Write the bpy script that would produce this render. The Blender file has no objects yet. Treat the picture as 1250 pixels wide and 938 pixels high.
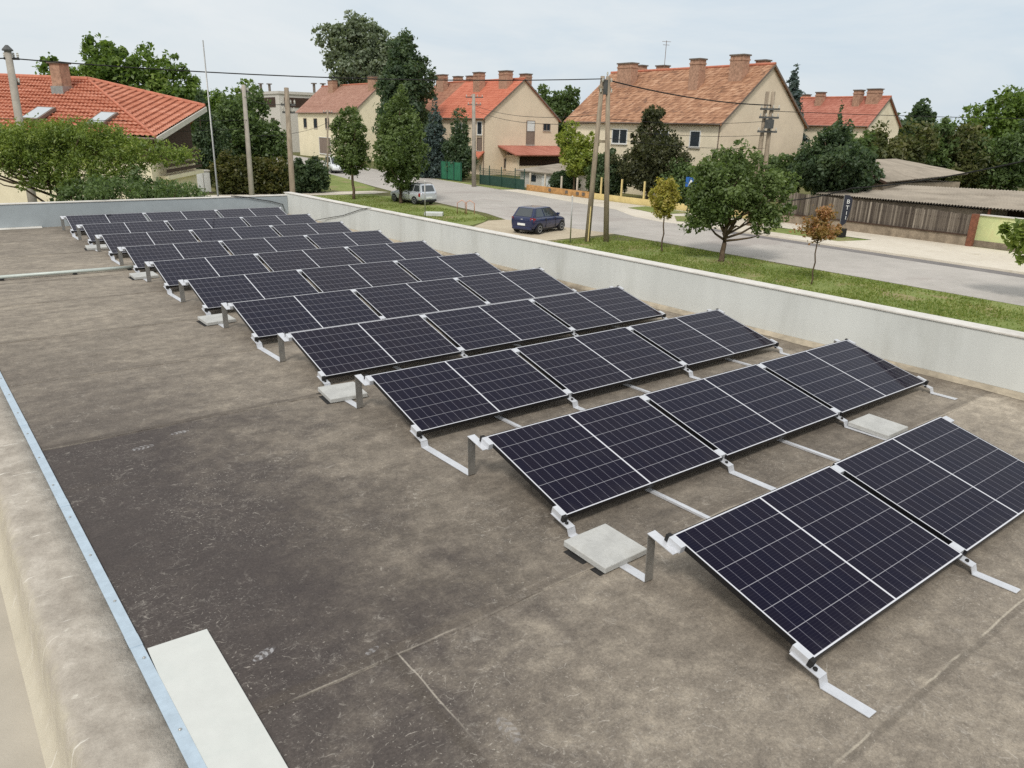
import bpy, math, random
import numpy as np
from mathutils import Vector, Matrix

R = math.radians
S = bpy.context.scene
COL = S.collection
G = -3.2            # street level (the roof deck lies at DK)
DK = -0.12
rng = np.random.default_rng(11)
random.seed(11)

# ------------------------------------------------------------------ helpers
def lin(c):
    return tuple(((v / 255) / 12.92 if v / 255 <= .04045 else ((v / 255 + .055) / 1.055) ** 2.4) for v in c)

class MB:
    """collects faces, then links them as one mesh object"""
    def __init__(s):
        s.v = []; s.f = []
    def add(s, vs, fs):
        n = len(s.v); s.v += [tuple(v) for v in vs]; s.f += [tuple(i + n for i in f) for f in fs]; return s
    def quad(s, a, b, c, d): return s.add([a, b, c, d], [(0, 1, 2, 3)])
    def poly(s, pts): return s.add(pts, [tuple(range(len(pts)))])
    def hexa(s, p):
        return s.add(p, [(0, 3, 2, 1), (4, 5, 6, 7), (0, 1, 5, 4), (1, 2, 6, 5), (2, 3, 7, 6), (3, 0, 4, 7)])
    def box(s, x0, x1, y0, y1, z0, z1):
        return s.hexa([(x0, y0, z0), (x1, y0, z0), (x1, y1, z0), (x0, y1, z0), (x0, y0, z1), (x1, y0, z1), (x1, y1, z1), (x0, y1, z1)])
    def obox(s, c, ax, ay, hx, hy, z0, z1):
        ax = Vector(ax).normalized(); ay = Vector(ay).normalized(); c = Vector(c)
        q = [c - ax * hx - ay * hy, c + ax * hx - ay * hy, c + ax * hx + ay * hy, c - ax * hx + ay * hy]
        return s.hexa([(p.x, p.y, z0) for p in q] + [(p.x, p.y, z1) for p in q])
    def prism(s, poly, z0, z1):
        n = len(poly)
        vs = [(x, y, z0) for x, y in poly] + [(x, y, z1) for x, y in poly]
        fs = [tuple(range(n))[::-1], tuple(range(n, 2 * n))] + [(i, (i + 1) % n, n + (i + 1) % n, n + i) for i in range(n)]
        return s.add(vs, fs)
    def slab(s, pts, t):
        """thick sheet: pts (3D polygon), thickness t downwards along its normal"""
        P = [Vector(p) for p in pts]; nrm = (P[1] - P[0]).cross(P[2] - P[0]).normalized()
        if nrm.z < 0: nrm = -nrm
        n = len(P); Q = [p - nrm * t for p in P]
        fs = [tuple(range(n)), tuple(range(n, 2 * n))[::-1]] + [(i, n + i, n + (i + 1) % n, (i + 1) % n) for i in range(n)]
        return s.add(P + Q, fs)
    def tube(s, pts, r, n=8, cap=True):
        P = [Vector(p) for p in pts]
        if not hasattr(r, '__len__'): r = [r] * len(P)
        ring = []; base = len(s.v); vs = []; fs = []
        up = Vector((0, 0, 1))
        for i, p in enumerate(P):
            d = (P[min(i + 1, len(P) - 1)] - P[max(i - 1, 0)]).normalized()
            a = d.cross(up)
            if a.length < 1e-3: a = d.cross(Vector((1, 0, 0)))
            a.normalize(); b = d.cross(a).normalized()
            for k in range(n):
                t = 2 * math.pi * k / n
                vs.append(p + (a * math.cos(t) + b * math.sin(t)) * r[i])
        for i in range(len(P) - 1):
            for k in range(n):
                fs.append((i * n + k, i * n + (k + 1) % n, (i + 1) * n + (k + 1) % n, (i + 1) * n + k))
        if cap:
            fs.append(tuple(range(n))[::-1]); fs.append(tuple((len(P) - 1) * n + k for k in range(n)))
        return s.add(vs, fs)
    def lathe(s, prof, axis='z', c=(0, 0, 0), n=20):
        vs = []; fs = []; m = len(prof)
        for r, h in prof:
            for k in range(n):
                t = 2 * math.pi * k / n; a, b = r * math.cos(t), r * math.sin(t)
                p = {'z': (a, b, h), 'y': (a, h, b), 'x': (h, a, b)}[axis]
                vs.append((p[0] + c[0], p[1] + c[1], p[2] + c[2]))
        for i in range(m - 1):
            for k in range(n):
                fs.append((i * n + k, i * n + (k + 1) % n, (i + 1) * n + (k + 1) % n, (i + 1) * n + k))
        fs.append(tuple(range(n))[::-1]); fs.append(tuple((m - 1) * n + k for k in range(n)))
        return s.add(vs, fs)
    def build(s, name, m, parent=None, smooth=False, local=False, bevel=0, fix=True):
        me = bpy.data.meshes.new(name); me.from_pydata(s.v, [], s.f)
        if fix:
            import bmesh
            bm = bmesh.new(); bm.from_mesh(me)
            bmesh.ops.recalc_face_normals(bm, faces=bm.faces); bm.to_mesh(me); bm.free()
        if smooth:
            me.polygons.foreach_set('use_smooth', [True] * len(me.polygons))
        if m: me.materials.append(m)
        o = bpy.data.objects.new(name, me); COL.objects.link(o)
        if parent is not None:
            o.parent = parent
            if not local:                     # vertices were given in world space
                p = parent; off = Vector((0, 0, 0))
                while p is not None: off += p.location; p = p.parent
                o.location = -off
        if bevel:
            b = o.modifiers.new('bevel', 'BEVEL'); b.width = bevel; b.segments = 2; b.limit_method = 'ANGLE'
        return o

def tag(o, label=None, cat=None, group=None, kind=None):
    if label: o['label'] = label
    if cat: o['category'] = cat
    if group: o['group'] = group
    if kind: o['kind'] = kind
    return o

def thing(name, label, cat, loc, rz=0, group=None):
    o = bpy.data.objects.new(name, None); COL.objects.link(o)
    o.location = loc; o.rotation_euler = (0, 0, rz); o.empty_display_size = .2
    return tag(o, label, cat, group)

def dup(root, label=None, loc=None, rz=None):
    def cp(o, par):
        c = o.copy(); COL.objects.link(c); c.parent = par
        for ch in list(o.children): cp(ch, c)
        return c
    r = cp(root, None)
    if label: r['label'] = label
    if loc is not None: r.location = loc
    if rz is not None: r.rotation_euler = (0, 0, rz)
    return r

# ------------------------------------------------------------------ node helper
class NT:
    def __init__(s, tree):
        s.t = tree; s.N = tree.nodes; s.L = tree.links
    def set(s, sock, v):
        if isinstance(v, bpy.types.NodeSocket): s.L.new(v, sock)
        elif isinstance(v, bpy.types.Node): s.L.new(v.outputs[0], sock)
        elif v is not None:
            if hasattr(sock.default_value, '__len__') and not hasattr(v, '__len__'): v = (v,) * len(sock.default_value)
            if hasattr(sock.default_value, '__len__') and len(sock.default_value) == 4 and len(v) == 3: v = (*v, 1)
            sock.default_value = v
    def n(s, typ, ins=None, **kw):
        x = s.N.new(typ)
        for k, v in kw.items(): setattr(x, k, v)
        for k, v in (ins or {}).items(): s.set(x.inputs[k], v)
        return x
    def m(s, op, a, b=None, c=None, clamp=False):
        x = s.n('ShaderNodeMath', {0: a}, operation=op, use_clamp=clamp)
        if b is not None: s.set(x.inputs[1], b)
        if c is not None: s.set(x.inputs[2], c)
        return x.outputs[0]
    def mix(s, f, a, b, mode='MIX'):
        x = s.n('ShaderNodeMix', data_type='RGBA', blend_type=mode)
        s.set(x.inputs[0], f); s.set(x.inputs[6], a); s.set(x.inputs[7], b); return x.outputs[2]
    def ss(s, v, lo, hi, a=0., b=1.):
        x = s.n('ShaderNodeMapRange', {0: v, 1: lo, 2: hi, 3: a, 4: b}, interpolation_type='SMOOTHSTEP'); return x.outputs[0]
    def noise(s, vec, scale, detail=4, rough=.55, dist=0):
        return s.n('ShaderNodeTexNoise', {'Vector': vec, 'Scale': scale, 'Detail': detail, 'Roughness': rough, 'Distortion': dist}).outputs[0]
    def mapv(s, vec, scale=(1, 1, 1), rot=(0, 0, 0), loc=(0, 0, 0)):
        return s.n('ShaderNodeMapping', {'Vector': vec, 'Scale': scale, 'Rotation': rot, 'Location': loc}).outputs[0]
    def ramp(s, f, stops, interp='LINEAR'):
        x = s.n('ShaderNodeValToRGB', {0: f}); r = x.color_ramp; r.interpolation = interp
        while len(r.elements) > 1: r.elements.remove(r.elements[-1])
        for i, (p, c) in enumerate(stops):
            e = r.elements[0] if i == 0 else r.elements.new(p)
            e.position = p; e.color = (*c, 1) if len(c) == 3 else c
        return x.outputs[0]
    def obj(s): return s.n('ShaderNodeTexCoord').outputs['Object']
    def xyz(s, v): return s.n('ShaderNodeSeparateXYZ', {0: v}).outputs
    def bump(s, h, strength=.3, dist=.02):
        return s.n('ShaderNodeBump', {'Height': h, 'Strength': strength, 'Distance': dist}).outputs[0]

def newmat(name):
    m = bpy.data.materials.new(name); m.use_nodes = True
    nt = NT(m.node_tree); b = nt.N['Principled BSDF']
    return m, nt, b

def pmat(name, col, rough=.6, metal=0, var=.12, scale=3., spec=.5, bump=0, bscale=40, stain=None, sscale=.6, stretch=(1, 1, 1)):
    """plain surface with some colour variation"""
    m, t, b = newmat(name)
    o = t.mapv(t.obj(), stretch)
    n1 = t.noise(o, scale, 6, .6); n2 = t.noise(o, scale * 7, 3, .5)
    f = t.m('ADD', t.m('MULTIPLY', n1, .7), t.m('MULTIPLY', n2, .3))
    lo = tuple(c * (1 - 2 * var) for c in col); hi = tuple(min(1, c * (1 + 2 * var)) for c in col)
    c = t.mix(t.ss(f, .3, .7), lo, hi)
    if stain:
        c = t.mix(t.m('MULTIPLY', t.ss(t.noise(o, sscale, 6, .65, .4), .5, .75), stain[1]), c, stain[0])
    t.set(b.inputs['Base Color'], c); t.set(b.inputs['Roughness'], rough); t.set(b.inputs['Metallic'], metal)
    t.set(b.inputs['Specular IOR Level'], spec)
    if bump: t.set(b.inputs['Normal'], t.bump(t.noise(t.obj(), bscale, 4), bump))
    return m

# ------------------------------------------------------------------ camera
cam_d = bpy.data.cameras.new('camera'); cam = bpy.data.objects.new('camera', cam_d); COL.objects.link(cam)
YAW, PIT, ROL = .6561, .3344, .0275
cy, sy, cp, sp = math.cos(YAW), math.sin(YAW), math.cos(PIT), math.sin(PIT)
fw = Vector((sy * cp, cy * cp, -sp)); rt = Vector((cy, -sy, 0)); up = rt.cross(fw)
r2 = rt * math.cos(ROL) + up * math.sin(ROL); u2 = up * math.cos(ROL) - rt * math.sin(ROL)
mw = Matrix((r2, u2, -fw)).transposed().to_4x4(); mw.translation = (-3.235, -1.539, 2.585)
cam.matrix_world = mw
cam_d.sensor_width = 36; cam_d.lens = 25.94; cam_d.clip_start = .05; cam_d.clip_end = 2000
S.camera = cam

# ------------------------------------------------------------------ sky and sun
SUN_AZ, SUN_EL = R(232), R(50)           # compass bearing of the veiled sun (0 = +y, clockwise) and its height
w = bpy.data.worlds.new('World'); S.world = w; w.use_nodes = True
t = NT(w.node_tree); bg = t.N['Background']
sky = t.n('ShaderNodeTexSky', sky_type='NISHITA', sun_disc=False, sun_elevation=SUN_EL, sun_rotation=SUN_AZ,
          air_density=1.0, dust_density=3.0, ozone_density=1.5)
dirv = t.n('ShaderNodeTexCoord').outputs['Generated']
X, Y, Z = t.xyz(dirv)
cl = t.noise(t.mapv(dirv, (1.3, 1.3, 4.6)), 1.9, 9, .6, .5)
side = t.m('ADD', t.m('MULTIPLY', X, -.62), t.m('MULTIPLY', Y, .55))      # brighter towards the veiled sun
f = t.m('ADD', t.m('ADD', t.m('MULTIPLY', side, .36), t.m('MULTIPLY', t.ss(Z, 0., .55), .42)), t.m('MULTIPLY', t.m('SUBTRACT', cl, .5), 1.15))
cloud = t.ramp(t.m('ADD', f, .56), [(0, lin((184, 207, 229))), (.3, lin((206, 222, 235))), (.6, lin((228, 236, 241))), (1, lin((243, 246, 247)))])
cloud = t.mix(1, cloud, (10, 10, 10), 'MULTIPLY')
skyc = t.mix(.90, sky.outputs[0], cloud)
t.set(bg.inputs[0], skyc); bg.inputs[1].default_value = .1
sd = bpy.data.lights.new('sun', 'SUN'); sd.energy = 1.9; sd.angle = R(11); sd.color = (1, .965, .915)
so = bpy.data.objects.new('sun', sd); COL.objects.link(so)
sv = Vector((math.sin(SUN_AZ) * math.cos(SUN_EL), math.cos(SUN_AZ) * math.cos(SUN_EL), math.sin(SUN_EL)))
so.rotation_euler = sv.to_track_quat('Z', 'Y').to_euler(); so.location = (0, 0, 40)
S.view_settings.view_transform = 'Standard'; S.view_settings.look = 'None'
S.view_settings.exposure = 0; S.view_settings.gamma = 1; S.view_settings.use_curve_mapping = False
S.render.engine = 'CYCLES'; S.cycles.use_denoising = False; S.cycles.max_bounces = 6
S.cycles.sample_clamp_indirect = 6

# ------------------------------------------------------------------ materials: roof
def deck_material():
    m, t, b = newmat('bitumen_deck'); o = t.obj(); X, Y, Z = t.xyz(o)
    big = t.noise(o, .5, 6, .65, .5); med = t.noise(t.mapv(o, (.8, 2.0, 1), (0, 0, .12)), 1.6, 12, .72, .5)
    fine = t.noise(o, 7, 12, .78, .3); grit = t.noise(o, 190, 3, .6)
    yw = t.m('ADD', Y, t.m('MULTIPLY', t.m('SUBTRACT', t.noise(o, 1.1, 3), .5), .10))
    # successive sheets of felt, each weathered its own way
    sheet = t.ramp(t.m('DIVIDE', t.m('ADD', yw, 3), 25), [(0, (.56,) * 3), ((1.41 + 3) / 25, (.36,) * 3), ((3.45 + 3) / 25, (.41,) * 3),
             ((5.42 + 3) / 25, (.54,) * 3), ((7.4 + 3) / 25, (.50,) * 3), ((9.3 + 3) / 25, (.57,) * 3), ((11.5 + 3) / 25, (.60,) * 3),
             ((13.3 + 3) / 25, (.64,) * 3), ((16.2 + 3) / 25, (.56,) * 3), ((18.4 + 3) / 25, (.5,) * 3)], 'CONSTANT')
    f = t.m('ADD', sheet, t.m('MULTIPLY', t.m('SUBTRACT', big, .5), .55))
    f = t.m('ADD', f, t.m('MULTIPLY', t.m('SUBTRACT', med, .5), .8)); f = t.m('ADD', f, t.m('MULTIPLY', t.m('SUBTRACT', fine, .5), 1.0))
    f = t.m('ADD', f, t.m('MULTIPLY', t.ss(X, 3.6, 6.0), .35))
    c = t.ramp(f, [(0, lin((80, 73, 66))), (.3, lin((110, 101, 90))), (.55, lin((134, 124, 111))), (.8, lin((161, 150, 134))), (1, lin((189, 177, 159)))])
    # dark worn sheet along the edge strip
    dn = t.noise(o, 1.4, 6, .62, .8)
    dm = t.m('MULTIPLY', t.ss(t.m('ADD', t.m('ADD', X, t.m('MULTIPLY', t.m('SUBTRACT', dn, .5), 2.6)), t.m('MULTIPLY', t.m('SUBTRACT', fine, .5), 1.1)), -.35, -2.35), t.m('MULTIPLY', t.ss(yw, 5.45, 5.38, .6, 1), t.ss(yw, 9.5, 5.4)))
    dm = t.m('MULTIPLY', dm, t.ss(Y, -1.5, 1.2, .45, 1))
    c = t.mix(t.m('MULTIPLY', dm, .90), c, lin((68, 61, 59)))
    # dark damp streaks
    st = t.ss(t.noise(t.mapv(o, (.5, 2.6, 1), (0, 0, -.2)), 1.0, 9, .7, .8), .56, .72)
    c = t.mix(t.m('MULTIPLY', st, .30), c, lin((86, 76, 66)))
    # puddle dirt along the street parapet
    pd = t.m('MULTIPLY', t.ss(t.m('ADD', t.m('ADD', X, t.m('MULTIPLY', Y, .043)), t.m('MULTIPLY', t.m('SUBTRACT', t.noise(o, 1.2, 6, .65, .4), .5), 1.6)), 5.55, 5.95), .6)
    c = t.mix(pd, c, lin((84, 72, 60)))
    # seams: a pale lip and a darker band of bitumen beside it
    wob = t.m('MULTIPLY', t.m('SUBTRACT', t.noise(o, 2.2, 3), .5), .05)
    brk = t.ss(t.noise(o, 3.1, 3), .38, .55)
    def line(c, coord, p, wd, colr, amt, mask=None):
        d = t.m('ABSOLUTE', t.m('SUBTRACT', t.m('ADD', coord, wob), p))
        k = t.m('MULTIPLY', t.ss(d, wd, wd * .3), amt)
        if mask is not None: k = t.m('MULTIPLY', k, mask)
        return t.mix(k, c, colr)
    near = t.ss(X, -.2, .6, 1, .5)
    for p, a in ((1.41, 1), (5.42, .8), (7.4, .5), (9.3, .6), (11.5, .5), (13.3, .6), (16.2, .5), (18.4, .5)):
        c = line(c, Y, p + .05, .06, lin((84, 75, 66)), .5 * a)
        c = line(c, Y, p, .010, lin((184, 174, 158)), .42 * a, brk)
    low = t.ss(Y, 1.45, 1.38)
    c = line(c, X, -1.74, .05, lin((80, 72, 64)), .6, low); c = line(c, X, -1.69, .007, lin((190, 181, 166)), .6, t.m('MULTIPLY', low, t.ss(Y, .6, 1.1)))
    c = line(c, Y, -.41, .03, lin((96, 88, 78)), .45, t.ss(X, -.6, -.2)); c = line(c, Y, -.385, .009, lin((190, 180, 162)), .6, t.m('MULTIPLY', brk, t.ss(X, -.6, -.2)))
    # dusty scuffs, scratches and specks of mortar: strokes of random direction, thick where people walked
    warp = t.n('ShaderNodeTexNoise', {'Vector': o, 'Scale': 16., 'Detail': 4.}).outputs['Color']
    ow = t.n('ShaderNodeVectorMath', {0: o, 1: t.n('ShaderNodeVectorMath', {0: t.n('ShaderNodeVectorMath', {0: warp, 1: (.5, .5, .5)}, operation='SUBTRACT').outputs[0], 1: (.05, .05, 0)}, operation='MULTIPLY').outputs[0]}, operation='ADD').outputs[0]
    rag = t.noise(o, 70, 6, .75)
    def strokes(sc, ln, wd, keep, off, bias=0.):
        q = t.mapv(ow, (1, 1, 1), (0, 0, 0), off)
        v = t.n('ShaderNodeTexVoronoi', {'Vector': q, 'Scale': sc}, voronoi_dimensions='2D')
        d = t.n('ShaderNodeVectorMath', {0: q, 1: v.outputs['Position']}, operation='SUBTRACT').outputs[0]
        cr, cg, cb = t.xyz(v.outputs['Color'])
        rv = t.n('ShaderNodeVectorRotate', {'Vector': d, 'Angle': t.m('ADD', bias, t.m('MULTIPLY', cr, 4.5))}, rotation_type='Z_AXIS').outputs[0]
        a, b_, _ = t.xyz(rv)
        lw = t.m('MULTIPLY', ln / sc, t.m('ADD', .12, t.m('MULTIPLY', t.m('MULTIPLY', cg, cg), 1.5)))
        rr = t.m('ADD', t.m('POWER', t.m('ABSOLUTE', t.m('DIVIDE', a, lw)), 2), t.m('POWER', t.m('ABSOLUTE', t.m('DIVIDE', b_, t.m('MULTIPLY', wd / sc, t.m('ADD', .35, cb)))), 2))
        k = t.ss(t.m('ADD', rr, t.m('MULTIPLY', t.m('SUBTRACT', rag, .5), 4.5)), 1.2, .2)
        k = t.m('MULTIPLY', k, t.m('ADD', .18, t.m('MULTIPLY', t.m('FRACT', t.m('MULTIPLY', cb, 5.7)), .8)))
        return t.m('MULTIPLY', k, t.m('LESS_THAN', t.m('FRACT', t.m('MULTIPLY', t.m('ADD', cg, cb), 7.31)), keep))
    w1 = t.ss(t.noise(o, .9, 6, .68, .4), .42, .58); w2 = t.ss(t.noise(t.mapv(o, (1, 1, 1), (0, 0, 0), (4, 7, 0)), 1.5, 6, .68, .4), .44, .60)
    s1 = t.m('MULTIPLY', strokes(11, .42, .035, .6, (0, 0, 0)), t.m('MULTIPLY', w1, .75)); s2 = t.m('MULTIPLY', strokes(22, .40, .07, .55, (3.1, 1.7, 0)), t.m('MULTIPLY', w2, .7))
    s3 = t.m('MULTIPLY', strokes(5, .34, .10, .55, (7.3, 2.2, 0), .4), t.ss(rag, .46, .62)); s4 = t.m('MULTIPLY', strokes(42, .36, .12, .5, (1.9, 5.5, 0)), w1)
    s5 = t.m('MULTIPLY', t.ss(t.noise(o, 9, 10, .85, .8), .54, .68), t.m('MULTIPLY', w2, .75))
    s6 = t.m('MULTIPLY', t.ss(t.noise(t.mapv(o, (3, 9, 1), (0, 0, .35)), 3.5, 10, .85, .6), .55, .70), t.m('MULTIPLY', w1, .7)); s5 = t.m('MAXIMUM', s5, s6)
    dust = t.m('MAXIMUM', t.m('MAXIMUM', s1, s2), t.m('MAXIMUM', t.m('MULTIPLY', s3, .7), t.m('MAXIMUM', t.m('MULTIPLY', s4, .8), s5)))
    near_ = t.ss(Y, 14, 4, .45, 1)
    c = t.mix(t.m('MULTIPLY', t.m('MULTIPLY', dust, near_), .80), c, lin((190, 182, 170)))
    c = t.mix(t.m('MULTIPLY', t.ss(fine, .35, .75), .28), c, t.mix(1, c, (1.5, 1.48, 1.45), 'MULTIPLY'))
    c = t.mix(t.m('MULTIPLY', t.ss(grit, .45, .3), .30), c, lin((70, 62, 55)))
    g1 = t.noise(o, 42, 8, .88); g2 = t.noise(t.mapv(o, (1, 1, 1), (0, 0, 0), (3, 8, 0)), 95, 3, .6)
    gk = t.m('ADD', t.m('MULTIPLY', t.m('SUBTRACT', g1, .5), 2.1), t.m('MULTIPLY', t.m('SUBTRACT', g2, .5), 1.3))
    gv_ = t.m('ADD', .93, t.m('MULTIPLY', gk, .62)); gv_ = t.m('MAXIMUM', gv_, .5)
    c = t.mix(1, c, t.n('ShaderNodeCombineXYZ', {0: gv_, 1: gv_, 2: gv_}).outputs[0], 'MULTIPLY')
    fl = t.m('MULTIPLY', t.ss(t.noise(t.mapv(o, (1, 1, 1), (0, 0, 0), (9, 1, 0)), 60, 4, .8), .60, .68), t.ss(t.noise(o, 2.1, 5, .7), .42, .62))
    c = t.mix(t.m('MULTIPLY', fl, .5), c, lin((196, 190, 180)))
    # dusty boot prints
    for px, py, ang, L, amt in ((-2.27, 1.83, .35, .075, .85), (-1.79, 1.52, .3, .05, .5), (-1.52, .64, 1.5, .10, .35), (-2.2, 5.03, .1, .10, .6), (-1.85, 5.2, 0., .085, .7)):
        q = t.mapv(o, (1, 1, 1), (0, 0, 0), (-px, -py, 0)); q = t.n('ShaderNodeVectorRotate', {'Vector': q, 'Angle': -ang}, rotation_type='Z_AXIS').outputs[0]
        a, bb, _ = t.xyz(q)
        rr = t.m('ADD', t.m('POWER', t.m('ABSOLUTE', t.m('DIVIDE', a, L)), 2), t.m('POWER', t.m('ABSOLUTE', t.m('DIVIDE', bb, L * .42)), 2))
        k = t.m('MULTIPLY', t.ss(rr, 1, .75), t.ss(t.m('SINE', t.m('MULTIPLY', t.m('ADD', a, t.m('MULTIPLY', t.m('ABSOLUTE', bb), .5)), 170)), -.5, .3, .15, .8))
        k = t.m('MULTIPLY', k, t.ss(t.noise(o, 38, 5, .7), .36, .56))
        c = t.mix(t.m('MULTIPLY', k, amt), c, lin((180, 178, 178)))
    t.set(b.inputs['Base Color'], c)
    t.set(b.inputs['Roughness'], t.m('ADD', .72, t.m('MULTIPLY', big, .2))); b.inputs['Specular IOR Level'].default_value = .35
    h = t.m('ADD', t.m('MULTIPLY', med, .6), t.m('MULTIPLY', fine, .25))
    t.set(b.inputs['Normal'], t.bump(h, .35, .02))
    return m

def cell_material():
    m, t, b = newmat('solar_cells'); o = t.obj(); X, Y, Z = t.xyz(o)
    L, W = 1.755, 1.038
    mu, mv, cg = .0155, .0135, .014
    pu = (L / 2 - mu - cg / 2) / 10; pv = (W - 2 * mv) / 6
    xh = t.m('SUBTRACT', L / 2, t.m('ABSOLUTE', t.m('SUBTRACT', X, L / 2)))          # mirrored halves
    u = t.m('SUBTRACT', xh, mu); v = t.m('SUBTRACT', Y, mv)
    fu = t.m('ABSOLUTE', t.m('SUBTRACT', t.m('FRACT', t.m('DIVIDE', u, pu)), .5)); fv = t.m('ABSOLUTE', t.m('SUBTRACT', t.m('FRACT', t.m('DIVIDE', v, pv)), .5))
    gu = t.m('GREATER_THAN', fu, .5 - .0013 / pu); gv = t.m('GREATER_THAN', fv, .5 - .0021 / pv)
    out = t.m('MAXIMUM', t.m('MAXIMUM', t.m('LESS_THAN', u, 0), t.m('GREATER_THAN', u, pu * 10)), t.m('MAXIMUM', t.m('LESS_THAN', v, 0), t.m('GREATER_THAN', v, pv * 6)))
    bus = t.m('GREATER_THAN', t.m('ABSOLUTE', t.m('SUBTRACT', t.m('FRACT', t.m('DIVIDE', v, pv / 9)), .5)), .5 - .0005 / (pv / 9))
    cid = t.n('ShaderNodeCombineXYZ', {0: t.m('FLOOR', t.m('DIVIDE', X, pu)), 1: t.m('FLOOR', t.m('DIVIDE', v, pv)), 2: t.m('MULTIPLY', t.n('ShaderNodeObjectInfo').outputs['Random'], 50)}).outputs[0]
    rnd = t.n('ShaderNodeTexWhiteNoise', {'Vector': cid}, noise_dimensions='3D').outputs[0]
    pr = t.n('ShaderNodeObjectInfo').outputs['Random']
    cell = t.mix(t.m('ADD', t.m('MULTIPLY', rnd, .35), t.m('MULTIPLY', pr, .6)), (.0030, .0032, .0150), (.0075, .0048, .0120))
    c = t.mix(t.m('MULTIPLY', bus, .075), cell, (.35, .35, .38))
    c = t.mix(t.m('MULTIPLY', gu, .50), c, (.40, .38, .44)); c = t.mix(t.m('MULTIPLY', gv, .58), c, (.50, .49, .52)); c = t.mix(out, c, (.66, .66, .68))
    dust = t.ss(t.noise(o, 3, 5, .6), .45, .8)
    low_ = t.m('MULTIPLY', t.ss(Y, .16, .0), t.ss(t.noise(t.mapv(o, (14, 3, 1)), 1, 4, .7), .35, .7))
    c = t.mix(t.m('ADD', t.m('MULTIPLY', dust, .014), t.m('MULTIPLY', low_, .035)), c, (.38, .35, .31))
    t.set(b.inputs['Base Color'], c)
    b.inputs['Specular IOR Level'].default_value = .095; b.inputs['Specular Tint'].default_value = (.82, .77, 1, 1)
    t.set(b.inputs['Roughness'], t.m('ADD', .06, t.m('MULTIPLY', dust, .10)))
    return m

M = {}
M['deck'] = deck_material(); M['cells'] = cell_material()
M['parapet'] = pmat('painted_parapet', lin((212, 213, 207)), .75, 0, .035, .8, .3, .1, 60, (lin((158, 157, 146)), .38), 1.1, (1, 1, .22))
M['parapet_far'] = pmat('sheet_metal_parapet', lin((166, 173, 175)), .55, .0, .05, .7, .4, .05, 30, (lin((128, 134, 138)), .35), .7)
M['coping'] = pmat('pale_coping', lin((214, 209, 200)), .6, 0, .06, 2., .4, .05, 30, (lin((158, 148, 132)), .45), 1.4)
M['fillet'] = pmat('dirty_fillet', lin((168, 156, 136)), .85, 0, .16, 3, .3, .2, 40, (lin((86, 74, 60)), .7), 1.3, (1, .6, 1))
M['galv'] = pmat('galvanised_strip', lin((182, 197, 208)), .42, .25, .05, 9, .5, .03, 60)
M['alu'] = pmat('aluminium_bracket', lin((212, 213, 216)), .42, .3, .04, 6, .5, .04, 50)
M['alu_dull'] = pmat('dull_aluminium', lin((172, 170, 165)), .45, .75, .08, 7, .5, .08, 60)
M['black_frame'] = pmat('black_anodised_frame', (.012, .012, .014), .38, .3, .05, 5, .5)
M['black_rubber'] = pmat('black_rubber', (.022, .021, .020), .85, 0, .15, 12, .3, .2, 120)
M['backsheet'] = pmat('white_backsheet', (.55, .55, .55), .6)
M['slab'] = pmat('concrete_slab', lin((184, 183, 178)), .85, 0, .06, 5, .3, .25, 90, (lin((150, 145, 132)), .5), 3.)
M['board'] = pmat('pale_board', lin((205, 206, 200)), .7, 0, .025, 2, .3, .05, 40, (lin((186, 194, 188)), .4), 2.2)
M['outer_wall'] = pmat('render_wall', lin((180, 172, 158)), .9, 0, .06, .5, .2, .15, 60)

def ledge_material():
    m, t, b = newmat('weathered_concrete_ledge'); o = t.obj(); X, Y, Z = t.xyz(o)
    n1 = t.noise(t.mapv(o, (1.6, 1.3, 1)), 2.6, 10, .7, .15); n2 = t.noise(o, 9, 9, .72, .2); n3 = t.noise(o, 60, 3, .6)
    f = t.m('ADD', t.m('MULTIPLY', n1, .6), t.m('ADD', t.m('MULTIPLY', n2, .3), t.m('MULTIPLY', n3, .12)))
    c = t.ramp(f, [(.28, lin((124, 116, 106))), (.43, lin((154, 145, 133))), (.54, lin((176, 167, 154))), (.68, lin((202, 193, 180)))])
    # paler from the rounded outer edge outwards
    e = t.m('ADD', t.m('ADD', X, 3.16), t.m('MULTIPLY', Y, .027))
    c = t.mix(t.m('MULTIPLY', t.ss(t.m('ADD', e, t.m('MULTIPLY', t.m('SUBTRACT', n2, .5), .25)), .07, -.05), .65), c, lin((206, 197, 174)))
    sp = t.m('MULTIPLY', t.ss(t.noise(o, 13, 4, .7, 1.2), .60, .68), t.ss(n1, .48, .62))
    c = t.mix(t.m('MULTIPLY', sp, .6), c, lin((216, 210, 196)))
    c = t.mix(t.m('MULTIPLY', t.ss(t.noise(t.mapv(o, (3, 26, 1), (0, 0, .15)), 1, 3, .6), .66, .71), .7), c, lin((224, 218, 206)))
    t.set(b.inputs['Base Color'], c); b.inputs['Roughness'].default_value = .85; b.inputs['Specular IOR Level'].default_value = .3
    t.set(b.inputs['Normal'], t.bump(t.m('ADD', n2, t.m('MULTIPLY', n3, .4)), .5, .03))
    return m
M['ledge'] = ledge_material()

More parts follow.
